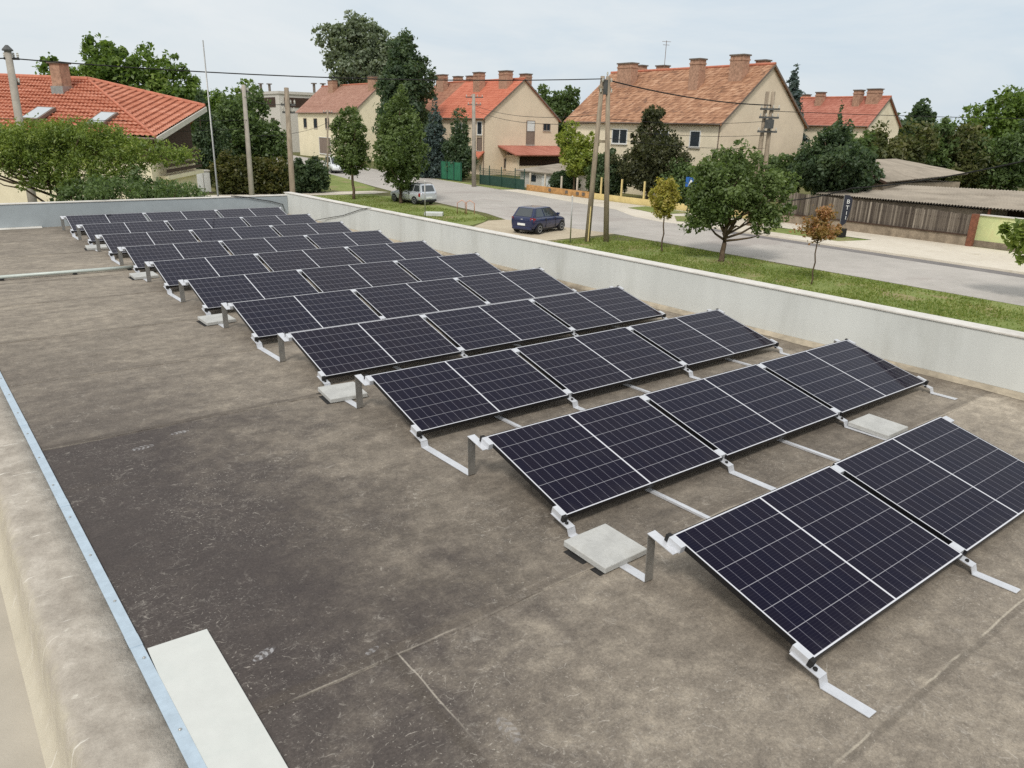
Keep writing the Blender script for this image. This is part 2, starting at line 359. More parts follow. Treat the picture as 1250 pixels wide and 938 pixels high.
# ------------------------------------------------------------------ the flat roofed building we stand on
K = .043
xp = lambda y: 6.1 - K * y              # inner face of the street parapet
xl = lambda y: -2.735 - .0425 * (y - 1.2)   # roof-side edge of the metal strip
YF = 20.8                               # inner face of the far parapet
bld = thing('flat_roof_building', 'single storey building with a brown felt flat roof carrying solar panels', 'building', (1.5, 8, G))
Y0 = -6.
m_ = MB(); m_.slab([(xl(Y0) + .003, Y0, DK), (xp(Y0), Y0, DK), (xp(YF), YF, DK), (xl(YF) + .003, YF, DK)], .22)
m_.build('roof_deck', M['deck'], bld)
for p_ in (1.41, 5.42, 7.4, 9.3, 11.5, 13.3, 16.2, 18.4):      # overlapping laps of the felt sheets
    m_ = MB(); xa, xb = xl(p_) + .01, xp(p_) - .12; nseg = 40
    for i in range(nseg + 1):
        x = xa + (xb - xa) * i / nseg; e_ = .012 * math.sin(x * 2.1 + p_) + .006 * math.sin(x * 6.3); zz = .0055 + .002 * math.sin(x * 3.7 + p_ * 2)
        m_.v += [(x, p_ + e_, DK + .0006), (x, p_ + e_ + .002, DK + zz), (x, p_ + .13, DK + .0008)]
    for i in range(nseg):
        for k in (0, 1): m_.f.append((i * 3 + k, i * 3 + 3 + k, i * 3 + 4 + k, i * 3 + 1 + k))
    m_.build('felt_lap', M['deck'], bld)
PT = .53
def pline(a, b, z0, z1, ya, yb):       # a strip of the street parapet between offsets a..b from its inner face
    return [(xp(ya) + a, ya, z0), (xp(ya) + b, ya, z0), (xp(yb) + b, yb, z0), (xp(yb) + a, yb, z0), (xp(ya) + a, ya, z1), (xp(ya) + b, ya, z1), (xp(yb) + b, yb, z1), (xp(yb) + a, yb, z1)]
m_ = MB(); m_.hexa(pline(.003, .20, DK - .22, PT, Y0, YF + .2)); m_.build('street_parapet', M['parapet'], bld, bevel=.008)
m_ = MB(); m_.hexa(pline(-.012, .225, PT + .003, PT + .028, Y0, YF + .225)); m_.build('coping', M['coping'], bld, bevel=.006)
# sloping fillet of mortar at the foot of the parapet
m_ = MB(); n = 60
for i in range(n + 1):
    y = Y0 + (YF - Y0) * i / n; wv = .10 + .022 * math.sin(y * 2.3) + .012 * math.sin(y * 7.1)
    m_.v += [(xp(y) - wv, y, DK + .003), (xp(y) - .035, y, DK + .045 + .008 * math.sin(y * 5)), (xp(y) - .001, y, DK + .055)]
for i in range(n):
    for k in (0, 1): m_.f.append((i * 3 + k, i * 3 + k + 1, i * 3 + 4 + k, i * 3 + 3 + k))
m_.build('mortar_fillet', M['fillet'], bld, smooth=True)
m_ = MB(); m_.box(xl(YF) - .9, xp(YF) - .001, YF + .003, YF + .2, DK - .22, .46); m_.build('far_parapet', M['parapet_far'], bld, bevel=.008)
m_ = MB(); m_.box(xl(YF) - .9, xp(YF) - .02, YF - .012, YF + .225, .463, .488); m_.build('coping', M['coping'], bld, bevel=.006)
m_ = MB()
m_.add([(xl(YF) + .02, YF - .16, DK + .004), (-1.25, YF - .16, DK + .004), (-1.25, YF - .002, DK + .03), (xl(YF) + .02, YF - .002, DK + .03)], [(0, 1, 2, 3)])
m_.build('flashing', M['coping'], bld)
# left edge: metal strip, rounded concrete ledge, lower shelf
m_ = MB(); zs = DK + .012
m_.hexa([(xl(Y0) - .062, Y0, zs - .01), (xl(Y0), Y0, zs - .01), (xl(YF) , YF, zs - .01), (xl(YF) - .062, YF, zs - .01),
         (xl(Y0) - .062, Y0, zs + .004), (xl(Y0), Y0, zs + .004), (xl(YF), YF, zs + .004), (xl(YF) - .062, YF, zs + .004)])
strip = m_.build('edge_strip', M['galv'], bld)
for i in range(16):
    y = .9 + i * .62
    s_ = MB(); s_.lathe([(.008, 0), (.008, .004), (.004, .007)], 'z', (xl(y) - .031 + .008 * math.sin(i * 7), y, zs + .004), 10)
    s_.build('screw', M['alu_dull'], strip, fix=False)
for y in (.35, 2.26, 4.2, 6.1, 8.05, 10, 12.1, 14):
    s_ = MB(); s_.hexa([(xl(y) - .064, y, zs + .003), (xl(y) + .001, y, zs + .003), (xl(y + .11) + .001, y + .11, zs + .003), (xl(y + .11) - .064, y + .11, zs + .003), (xl(y) - .064, y, zs + .0065), (xl(y) + .001, y, zs + .0065), (xl(y + .11) + .001, y + .11, zs + .0065), (xl(y + .11) - .064, y + .11, zs + .0065)]); s_.build('joint_plate', M['galv'], strip)
m_ = MB(); n = 130; prof = [(0, 0), (.12, .006), (.22, .004), (.29, -.004)]
def ledge_ring(y):
    xo = -3.187 - .027 * (y - 1.54); xi = xl(y) - .0615
    wb = .012 * math.sin(y * 3.1) + .009 * math.sin(y * 7.7 + 1) + .006 * math.sin(y * 17)
    W_ = xi - xo
    pts = [(xi, -.02), (xi, DK + .010), (xi - W_ * .4, DK + .016 + .004 * math.sin(y * 4)), (xi - W_ * .75, DK + .012 + .006 * math.sin(y * 5 + 2)), (xo + .035 + wb, DK + .004),
           (xo + .008 + wb, DK - .015), (xo - .004 + wb * .6, DK - .045), (xo - .022 + wb * .3, DK - .12), (xo - .04, DK - .30), (xo - .085, DK - .395), (xo - .16, DK - .42), (xo - 3.2, DK - .43)]
    return [(x, y, z if k else DK - .05) for k, (x, z) in enumerate(pts)]
nr = 12
for i in range(n + 1): m_.v += ledge_ring(Y0 + (YF - Y0) * i / n)
for i in range(n):
    for k in range(nr - 1): m_.f.append((i * nr + k, i * nr + k + 1, (i + 1) * nr + k + 1, (i + 1) * nr + k))
m_.build('concrete_ledge', M['ledge'], bld, smooth=True)
m_ = MB(); m_.hexa([(-6.2, Y0, G), (6.25 + K * 6, Y0, G), (xp(YF) + .19, YF + .19, G), (-6.2, YF + .19, G), (-6.2, Y0, DK - .46), (6.25 + K * 6, Y0, DK - .46), (xp(YF) + .19, YF + .19, DK - .23), (-6.2, YF + .19, DK - .46)])
m_.build('wall', M['outer_wall'], bld)

# ------------------------------------------------------------------ solar array
L, W, GAP, PITCH, TILT, SKEW = 1.755, 1.038, .0545, 1.8815, .2421, -.081
ORD = ['first', 'second', 'third', 'fourth', 'fifth', 'sixth', 'seventh', 'eighth', 'ninth', 'tenth', 'eleventh']
def make_panel():
    root = thing('solar_panel', '', 'solar panel', (0, 0, 0), 0, 'solar panels in eleven tilted rows')
    t_ = .035; e = .0045
    f_ = MB()
    f_.box(0, L, 0, e, -t_, .0); f_.box(0, L, W - e, W, -t_, 0); f_.box(0, e, e, W - e, -t_, 0); f_.box(L - e, L, e, W - e, -t_, 0)
    f_.box(e, L - e, e, .03, -t_, -t_ + .003); f_.box(e, L - e, W - .03, W - e, -t_, -t_ + .003)
    f_.build('frame', M['black_frame'], root, local=True)
    g_ = MB(); g_.box(e + .0005, L - e - .0005, e + .0005, W - e - .0005, -.006, -.0012)
    g_.build('cell_glass', M['cells'], root, local=True)
    b_ = MB(); b_.box(e + .0005, L - e - .0005, e + .0005, W - e - .0005, -.009, -.0065)
    b_.build('backsheet', M['backsheet'], root, local=True)
    j_ = MB(); j_.box(L / 2 - .05, L / 2 + .05, W - .14, W - .06, -.030, -.0095); j_.build('junction_box', M['black_rubber'], root, local=True)
    return root
proto = make_panel(); first = True
where = ['at the open-roof end', 'in the middle', 'at the street-parapet end']
for r in range(11):
    for k in range(2 if r == 0 else 3):
        p = proto if first else dup(proto); first = False
        p['label'] = f'dark framed solar panel {where[2 if r == 0 and k == 1 else k]} of the {ORD[r]} row counted from the camera'
        p.location = (k * (L + GAP) + SKEW * r, r * PITCH, 0)
        p.rotation_euler = (TILT + random.uniform(-.002, .002), 0, random.uniform(-.0015, .0015))

hy, hz = W * math.cos(TILT), W * math.sin(TILT)
nv = Vector((0, -math.sin(TILT), math.cos(TILT))); sl = Vector((0, math.cos(TILT), math.sin(TILT)))
def onp(s, n, x, y0):            # point on a panel plane: s up the slope, n above the glass
    q = sl * s + nv * n; return (x, y0 + q.y, q.z)
RW = .035
def strip_profile(mb, pts, x0f, th=.005, hw=RW):
    """a folded flat bar: pts = (y, z) centre line, x shifts with y by the skew of the rows"""
    P = [Vector((0, y, z)) for y, z in pts]
    for a, b in zip(P[:-1], P[1:]):
        d = (b - a).normalized(); nn = Vector((0, -d.z, d.y)) * th
        xa, xb = x0f(a.y), x0f(b.y)
        mb.hexa([(xa - hw, a.y, a.z), (xa + hw, a.y, a.z), (xb + hw, b.y, b.z), (xb - hw, b.y, b.z),
                 (xa - hw, a.y + nn.y, a.z + nn.z), (xa + hw, a.y + nn.y, a.z + nn.z), (xb + hw, b.y + nn.y, b.z + nn.z), (xb - hw, b.y + nn.y, b.z + nn.z)])
def clamp(mb, s0, s1, xa, xb, y0, lip):
    """end or mid clamp gripping the panel edge, drawn along the slope"""
    q = [onp(s0, -.045, xa, y0), onp(s0, -.045, xb, y0), onp(s1, -.045, xb, y0), onp(s1, -.045, xa, y0),
         onp(s0, .004, xa, y0), onp(s0, .004, xb, y0), onp(s1, .004, xb, y0), onp(s1, .004, xa, y0)]
    mb.hexa(q)
def make_rail(col, kind, ec=None):
    """kind: 'full' (post of the row in front + foot of the row behind), 'front' (foot only), 'back' (post only).
    local origin: low edge of the row in front, x of the rail"""
    root = thing('mounting_rail', '', 'mounting rail', (0, 0, 0), 0, 'aluminium mounting rails under the panels')
    x0f = lambda y: -K * y
    zb = DK + .004; cc_ = col if ec is None else ec
    yp = hy + (.10 if col in (0, 3) else -.10); hz_ = hz if col in (0, 3) else hz - .052
    if kind != 'front':
        s_ = MB(); strip_profile(s_, [(yp, zb + .003), (yp + .012, hz_ - .025)], x0f, .005); s_.build('post', M['alu_dull'], root, local=True)
        s_ = MB(); strip_profile(s_, [(yp + .016, hz - .022), (hy - .09, hz - .022 - .09 * .25 - .026)] if col in (0, 3) else [(hy - .01, hz - .046), (hy - .12, hz - .046 - .11 * .247)], x0f, -.005); s_.build('top_bracket', M['alu'], root, local=True)
        s_ = MB()
        if col == 0: clamp(s_, W - .115, W - .012, -.030, .0118, 0, 1)
        elif col == 3: clamp(s_, W - .115, W - .012, -.0118, .030, 0, 1)
        else: clamp(s_, W - .10, W - .02, -GAP / 2 - .008, GAP / 2 + .008, 0, 1)
        s_.build('clamp', M['alu'], root, local=True)
        if col in (0, 3):
            s_ = MB(); clamp(s_, W - .010, W + .016, *((-.028, .009) if col == 0 else (-.009, .028)), 0, 1); s_.build('end_cap', M['black_rubber'], root, local=True)
    ya = yp + .003 if kind != 'front' else PITCH - .335
    if kind != 'back':
        y1 = PITCH; dx = SKEW
        s_ = MB(); strip_profile(s_, [(ya, zb), (y1 - .075, zb)], x0f, .005); s_.build('base_strip', M['alu'], root, local=True)
        s_ = MB(); strip_profile(s_, [(y1 - .075, zb + .0035), (y1 - .060, -.068), (y1 - .062, -.0675)], x0f, .005)
        strip_profile(s_, [(y1 - .064, -.066), (y1 + .115, -.066 + .179 * .2472)], x0f, .005)
        s_.build('foot', M['alu'], root, local=True)
        s_ = MB()
        if cc_ == 0: clamp(s_, .012, .115, dx - .030 + .003, dx + .0118 + .003, y1, 1)
        elif cc_ == 3: clamp(s_, .012, .115, dx - .0118, dx + .030, y1, 1)
        else: clamp(s_, .02, .10, dx - GAP / 2 - .008, dx + GAP / 2 + .008, y1, 1)
        s_.build('clamp', M['alu'], root, local=True)
        if cc_ in (0, 3):
            s_ = MB(); clamp(s_, -.014, .010, dx + (-.024 if cc_ == 0 else -.009), dx + (.0118 if cc_ == 0 else .026), y1, 1); s_.build('end_cap', M['black_rubber'], root, local=True)
        s_ = MB()
        s_.lathe([(.013, 0), (.013, .012), (.009, .016)], 'z', (dx + (0.028 if col != 3 else -.028) - .03, y1 - .02, -.052), 8); s_.build('bolt', M['black_rubber'], root, local=True)
    return root
XC = [-.012, L + GAP / 2, 2 * L + 1.5 * GAP, 3 * L + 2 * GAP + .012]
CN = ['at their open-roof ends', 'under the joint nearer the open roof', 'under the joint nearer the street parapet', 'at their street-parapet ends']
for c in range(4):
    pr = {}
    for bay in range(0, 12):
        if bay == 0 and c == 3: continue
        kind = 'front' if bay == 0 or (bay == 1 and c == 3) else 'back' if bay == 11 else 'full'
        o = pr[kind] = make_rail(c, kind, 3 if c == 2 and bay == 0 else None) if kind not in pr else dup(pr[kind])
        o.location = ((XC[c] if (bay, c) != (0, 2) else 2 * L + GAP + .012) + SKEW * (bay - 1), (bay - 1) * PITCH, 0)
        if bay == 0: wh = 'sticking out before the first row'
        elif bay == 11: wh = 'behind the eleventh panel row'
        else: wh = f'between rows {bay} and {bay + 1}'
        o['label'] = f'aluminium rail {wh}, {CN[c]}'
# narrow bars lying between the front rows, below the middle of each panel
pm = None
for bay in (1, 2, 3):
    for k in range(3):
        if bay == 1 and k == 2: continue
        if pm is None:
            s_ = MB(); strip_profile(s_, [(.9, DK + .004), (PITCH + .35, DK + .004)], lambda y: -K * y, .018, .019)
            o = pm = tag(s_.build('support_bar', M['alu']), '', 'bar', 'narrow bars lying between the front panel rows')
        else:
            o = pm.copy(); COL.objects.link(o)
        o.location = (k * (L + GAP) + L / 2 + SKEW * (bay - 1) + (.03 if k == 0 else .0) + K * 1, (bay - 1) * PITCH, 0)
        o['label'] = f'narrow aluminium bar on the felt between rows {bay} and {bay + 1}, under the {["open-roof end", "middle", "street end"][k]} panel'
# ballast slabs on rubber mats
sp_ = mt_ = None
for n_, (x, y, a) in enumerate([(-.045, 1.52, .02), (-.20, 5.32, -.08), (-.385, 9.06, .05), (-.53, 12.86, .03), (-.68, 16.6, -.04), (3.72, 1.60, .01), (3.52, 5.35, .06)]):
    if sp_ is None:
        s_ = MB(); s_.box(-.2, .2, -.2, .2, 0, .045); sp_ = o = s_.build('paving_slab', M['slab'], bevel=.006)
        q_ = MB(); q_.box(-.235, .17, -.19, .16, 0, .0035); mt_ = q = q_.build('rubber_mat', M['black_rubber'])
    else:
        o = sp_.copy(); COL.objects.link(o); q = mt_.copy(); COL.objects.link(q)
    o.location = (x, y, DK + .0105); o.rotation_euler = (R(1.2), 0, a)
    q.location = (x, y, DK + .0003); q.rotation_euler = (0, 0, a)
    rows = [(1, 2), (3, 4), (5, 6), (7, 8), (9, 10), (1, 2), (3, 4)][n_]
    side_ = 'on the open-roof side' if n_ < 5 else 'near the street parapet'
    tag(o, f'square pale concrete ballast slab between rows {rows[0]} and {rows[1]} {side_}', 'paving slab', 'concrete ballast slabs on the rails')
    tag(q, f'black rubber mat under the ballast slab between rows {rows[0]} and {rows[1]} {side_}', 'mat', 'rubber mats under the ballast slabs')

# other things on the roof
s_ = MB(); s_.hexa([(-2.768, -.6, DK + .004), (-2.43, -.62, DK + .004), (-2.462, 2.2, DK + .004), (-2.767 , 2.215, DK + .004),
                    (-2.768, -.6, DK + .014), (-2.43, -.62, DK + .014), (-2.462, 2.2, DK + .014), (-2.767, 2.215, DK + .014)])
tag(s_.build('board', M['board'], bevel=.002), 'pale greenish white board lying flat at the metal edge strip', 'board')
s_ = MB(); s_.tube([(-2.95, 13.72, DK + .055), (-1.2, 13.70, DK + .052), (-.42, 13.72, DK + .05)], .032, 12)
cd = tag(s_.build('cable_conduit', pmat('pale_conduit', lin((186, 192, 184)), .45, .2, .05, 5), smooth=True), 'galvanised pipe running across the brown roof to the eighth panel row', 'conduit')
s_ = MB()
for x in (-2.6, -1.5, -.6): s_.box(x - .03, x + .03, 13.66, 13.78, DK + .0005, DK + .025)
s_.build('pipe_support', M['black_rubber'], cd)
mst = thing('antenna_mast', 'thin bare metal mast standing behind the far parapet', 'mast', (3.27, 21.2, G))
s_ = MB(); s_.tube([(3.30, 21.2, G), (3.29, 21.2, .5), (3.325, 21.25, 4.62)], [.028, .026, .016], 8); s_.build('pole', M['alu_dull'], mst, smooth=True)
s_ = MB(); s_.box(3.24, 3.36, 21.04, 21.25, .30, .34); s_.build('bracket', pmat('rusty_bracket', lin((150, 104, 74)), .8), mst)
s_ = MB(); s_.tube([(3.55, 20.83, .50), (3.6, 20.775, .505), (3.95, 20.77, .47), (4.3, 20.775, .39), (4.7, 20.775, .32), (5.03, 20.77, .22), (5.05, 20.6, DK + .02), (4.8, 20.2, DK + .015)], .012, 6)
tag(s_.build('cable', M['black_rubber'], smooth=True), 'black cable drooping across the far grey parapet', 'cable')
s_ = MB(); s_.tube([(xp(15.8) + .05, 15.8, PT + .04), (xp(15.9) - .02, 15.9, PT + .03), (xp(16.3) - .022, 16.3, .48), (xp(17.2) - .02, 17.2, .25), (xp(18.2) - .03, 18.2, .07), (xp(19) - .2, 19, DK + .02)], .008, 6)
tag(s_.build('cable', M['black_rubber'], smooth=True), 'thin dark cable hanging over the inner face of the street parapet', 'cable')

# ================================================================== the street
def ground_mat(name, cols, scale, bump=.3, rough=.95, patch=None):
    m, t, b = newmat(name); o = t.obj()
    n1 = t.noise(o, scale, 7, .62, .4); n2 = t.noise(o, scale * 9, 5, .65); n3 = t.noise(o, scale * 60, 2, .5)
    f = t.m('ADD', t.m('MULTIPLY', n1, .55), t.m('ADD', t.m('MULTIPLY', n2, .33), t.m('MULTIPLY', n3, .12)))
    c = t.ramp(f, [(.30 + .4 * i / (len(cols) - 1), k) for i, k in enumerate(cols)])
    if patch:
        c = t.mix(t.m('MULTIPLY', t.ss(t.noise(o, patch[1], 5, .65, .5), patch[2], patch[2] + .12), patch[3]), c, patch[0])
    t.set(b.inputs['Base Color'], c); b.inputs['Roughness'].default_value = rough; b.inputs['Specular IOR Level'].default_value = .25
    t.set(b.inputs['Normal'], t.bump(t.m('ADD', n2, n3), bump, .05))
    return m
GRASSC = [lin((96, 112, 56)), lin((118, 131, 70)), lin((138, 146, 86)), lin((164, 158, 110))]
M['earth'] = ground_mat('grassy_earth', [lin((70, 76, 42)), lin((98, 98, 58)), lin((128, 118, 82))], .15)
M['verge'] = ground_mat('verge_turf', GRASSC, .35, .6, .95, (lin((156, 138, 106)), .30, .53, .8))
M['asphalt'] = ground_mat('worn_asphalt', [lin((160, 154, 147)), lin((177, 171, 163)), lin((193, 186, 178))], .12, .15, .9, (lin((160, 151, 144)), .22, .54, .6))
M['concrete'] = ground_mat('pale_concrete', [lin((194, 183, 164)), lin((210, 200, 183)), lin((224, 215, 199))], .25, .15, .9, (lin((164, 152, 128)), .3, .58, .6))
M['gutter'] = ground_mat('dark_gutter', [lin((112, 108, 106)), lin((128, 123, 120)), lin((146, 140, 135))], .6)
M['dirt'] = ground_mat('gravel_dirt', [lin((166, 152, 130)), lin((188, 174, 150)), lin((204, 192, 168))], .3, .3, .95, (lin((140, 124, 98)), .35, .58, .6))

def sheet(name, pts, z, m, kind='structure'):
    s_ = MB(); s_.poly([(x, y, z) for x, y in pts]); return tag(s_.build(name, m), kind=kind)
def ground_sheet():
    s_ = MB(); n = 40; a = 500
    for i in range(n + 1):
        for j in range(n + 1):
            s_.v.append((-a + 2 * a * i / n + 60, -a + 2 * a * j / n + 60, G))
    for i in range(n):
        for j in range(n): s_.f.append((i * (n + 1) + j, (i + 1) * (n + 1) + j, (i + 1) * (n + 1) + j + 1, i * (n + 1) + j + 1))
    return tag(s_.build('ground', M['earth']), kind='structure')
ground_sheet()
sheet('road', [(28.3, -60), (36.02, -60), (36.02, 30), (35.6, 33), (36.2, 36), (38.4, 40), (39.2, 46), (40.6, 56), (41.4, 66), (43.5, 84), (46.5, 108), (54, 170), (46, 170), (38.5, 110), (34.5, 84), (31.0, 66), (29.6, 58), (28.4, 50), (27.6, 42), (26.6, 38.4), (28.3, 30), (28.3, 26)], G + .008, M['asphalt'])
# apron and lay-bys of worn concrete in front of the low walls
sheet('forecourt', [(36.02, 30), (38.2, 27.5), (42.9, 27.0), (42.9, 74), (44.2, 84), (43.5, 84), (41.4, 66), (40.6, 56), (39.2, 46), (38.4, 40), (36.2, 36), (35.6, 33)], G + .012, M['concrete'])
sheet('driveway', [(6.4, 29.6), (23.0, 29.6), (28.3, 29.9), (28.3, 30.2), (26.6, 38.4), (25.2, 38.4), (21.8, 35.6), (6.4, 36)], G + .010, M['dirt'])
sheet('verge', [(6.4, -60), (28.2, -60), (28.25, 8), (28.1, 16), (27.75, 22.5), (27.95, 26.2), (25.6, 28.4), (24.4, 29.3), (22.8, 29.5), (6.4, 29.5)], G + .014, M['verge'])
sheet('verge', [(8, 37), (21.9, 36.2), (24.6, 38.0), (26.0, 39.6), (27.1, 43), (27.6, 48), (28.0, 53.6), (26.6, 58.4), (20.8, 58.6), (8, 59)], G + .014, M['verge'])
sheet('pavement', [(8, 59.2), (20.8, 58.9), (27.4, 58.7), (29.3, 59.6), (28.6, 61.3), (21.4, 61.6), (8, 62.2)], G + .016, M['concrete'])
sheet('verge', [(21, 61.8), (28.6, 61.5), (30.2, 64), (32.6, 74), (36, 92), (30, 92), (24, 74)], G + .014, M['verge'])
sheet('verge', [(38.1, 21.5), (40.5, 20.8), (40.6, 26.4), (39.2, 27.6), (38.1, 27.2)], G + .03, M['verge'])
sheet('verge', [(40.9, 58.5), (42.8, 58.3), (42.9, 74), (42.6, 74)], G + .03, M['verge'])
sheet('verge', [(36.9, 32.6), (38.2, 31.0), (40.6, 31.4), (41.5, 33.6), (39.2, 34.8)], G + .03, M['verge'])
sheet('verge', [(39.2, 36.2), (42.4, 35.6), (42.6, 40.8), (40.3, 40.6)], G + .03, M['verge'])
sheet('pavement', [(40.62, -60), (43.5, -60), (43.5, 29), (40.62, 29)], G + .04, M['concrete'])
sheet('pavement', [(36.2, -60), (40.62, -60), (40.62, 20.7), (38.04, 21.4), (38.04, 26.6), (37.6, 28), (36.2, 29.6)], G + .045, M['concrete'])
s_ = MB()
pts = [(36.02, -60), (36.02, -20), (36.02, 10), (36.02, 27), (36.0, 30)]
for a, b in zip(pts[:-1], pts[1:]):
    s_.hexa([(a[0], a[1], G), (a[0] + .18, a[1], G), (b[0] + .18, b[1], G), (b[0], b[1], G), (a[0] + .02, a[1], G + .11), (a[0] + .178, a[1], G + .11), (b[0] + .178, b[1], G + .11), (b[0] + .02, b[1], G + .11)])
tag(s_.build('kerb', M['concrete']), kind='structure')
sheet('gutter', [(34.75, -60), (36.0, -60), (36.0, 29), (35.1, 28.6)], G + .013, M['gutter'])
# short grass standing on the near verge
def grass(n, polyx, seed):
    g = np.random.default_rng(seed); x = g.uniform(*polyx[0], n); y = g.uniform(*polyx[1], n)
    keep = (np.sin(x * 1.3 + y * .7) + np.sin(y * 1.9 - x * .4) + g.normal(0, .9, n)) > -.6
    x, y = x[keep], y[keep]; n = len(x); h = g.uniform(.035, .11, n); a = g.uniform(0, 6.28, n); ww = g.uniform(.015, .04, n)
    lx, ly = g.normal(0, .03, n), g.normal(0, .03, n); z = np.full(n, G + .012)
    P = np.stack([np.stack([x - np.cos(a) * ww, y - np.sin(a) * ww, z], 1), np.stack([x + np.cos(a) * ww, y + np.sin(a) * ww, z], 1), np.stack([x + lx, y + ly, z + h], 1)], 1).reshape(-1, 3)
    return P, n
def tri_mesh(name, P, nv, nf, per, tint, m):
    me = bpy.data.meshes.new(name); me.vertices.add(nv); me.vertices.foreach_set('co', P.astype(np.float32).ravel())
    me.loops.add(nf * per); me.loops.foreach_set('vertex_index', np.arange(nf * per, dtype=np.int32))
    me.polygons.add(nf); me.polygons.foreach_set('loop_start', np.arange(0, nf * per, per, dtype=np.int32)); me.polygons.foreach_set('loop_total', np.full(nf, per, np.int32))
    at = me.attributes.new('tint', 'FLOAT', 'FACE'); at.data.foreach_set('value', tint.astype(np.float32))
    me.update(calc_edges=True); me.materials.append(m)
    o = bpy.data.objects.new(name, me); COL.objects.link(o); return o
def leaf_mat(name, cols, trans=.45):
    m, t, b = newmat(name); t.N.remove(b)
    a = t.n('ShaderNodeAttribute', attribute_name='tint').outputs['Fac']
    c = t.ramp(a, [(i / (len(cols) - 1), lin(k)) for i, k in enumerate(cols)])
    d = t.n('ShaderNodeBsdfDiffuse', {0: c}); tr = t.n('ShaderNodeBsdfTranslucent', {0: t.mix(1, c, (1.15, 1.2, .7), 'MULTIPLY')})
    gl = t.n('ShaderNodeBsdfGlossy', {0: (.6, .6, .6), 1: .45})
    x = t.n('ShaderNodeMixShader', {0: trans, 1: d.outputs[0], 2: tr.outputs[0]}); x2 = t.n('ShaderNodeMixShader', {0: .035, 1: x.outputs[0], 2: gl.outputs[0]})
    t.L.new(x2.outputs[0], t.N['Material Output'].inputs[0]); return m
M['blades'] = leaf_mat('grass_blades', [(102, 120, 54), (126, 142, 72), (150, 158, 90), (178, 170, 120)])
P1, n1 = grass(60000, ((18, 28.0), (5, 29)), 3); P2, n2 = grass(14000, ((20, 26.5), (38.5, 57.5)), 4)
for P_, n_ in ((P1, n1), (P2, n2)):
    tag(tri_mesh('grass', P_, n_ * 3, n_, 3, rng.beta(2, 2.4, n_), M['blades']), kind='stuff')

# ------------------------------------------------------------------ trees
BARK = pmat('tree_bark', lin((92, 78, 62)), .95, 0, .2, 6, .2, .5, 30)
BARKG = pmat('grey_bark', lin((120, 108, 92)), .95, 0, .15, 6, .2, .4, 30)
PAL = {
 'sage': leaf_mat('leaves_soft_green', [(67, 83, 44), (91, 109, 60), (117, 134, 81), (150, 164, 113)]),
 'fresh': leaf_mat('leaves_fresh_green', [(64, 86, 36), (94, 118, 52), (124, 146, 70), (158, 172, 98)]),
 'mid':   leaf_mat('leaves_mid_green', [(67, 86, 53), (92, 111, 67), (113, 133, 82), (141, 159, 103)]),
 'dark':  leaf_mat('leaves_dark_green', [(58, 73, 53), (76, 96, 68), (96, 113, 79), (119, 136, 98)]),
 'grey':  leaf_mat('leaves_grey_green', [(86, 99, 76), (118, 130, 103), (147, 157, 132), (175, 183, 159)]),
 'blue':  leaf_mat('needles_blue_green', [(56, 71, 71), (79, 94, 92), (98, 115, 111), (121, 134, 128)]),
 'lime':  leaf_mat('leaves_yellow_green', [(103, 119, 49), (135, 150, 64), (165, 174, 81), (193, 195, 105)]),
 'locust':leaf_mat('leaves_locust', [(83, 100, 49), (113, 132, 63), (144, 159, 79), (181, 185, 100)]),
 'gold':  leaf_mat('leaves_golden', [(131, 133, 59), (169, 164, 78), (195, 180, 95), (209, 178, 114)]),
 'rust':  leaf_mat('leaves_rusty', [(117, 111, 64), (157, 132, 81), (184, 135, 94), (198, 157, 119)]),
 'plum':  leaf_mat('leaves_dark_plum', [(50, 57, 37), (71, 76, 50), (94, 96, 65), (122, 122, 86)]),
 'bronze':leaf_mat('leaves_bronze_green', [(66, 79, 46), (93, 101, 60), (119, 119, 75), (146, 136, 93)]),
 'hedge': leaf_mat('leaves_hedge', [(54, 62, 32), (80, 86, 44), (108, 106, 58), (142, 126, 80)]),
}
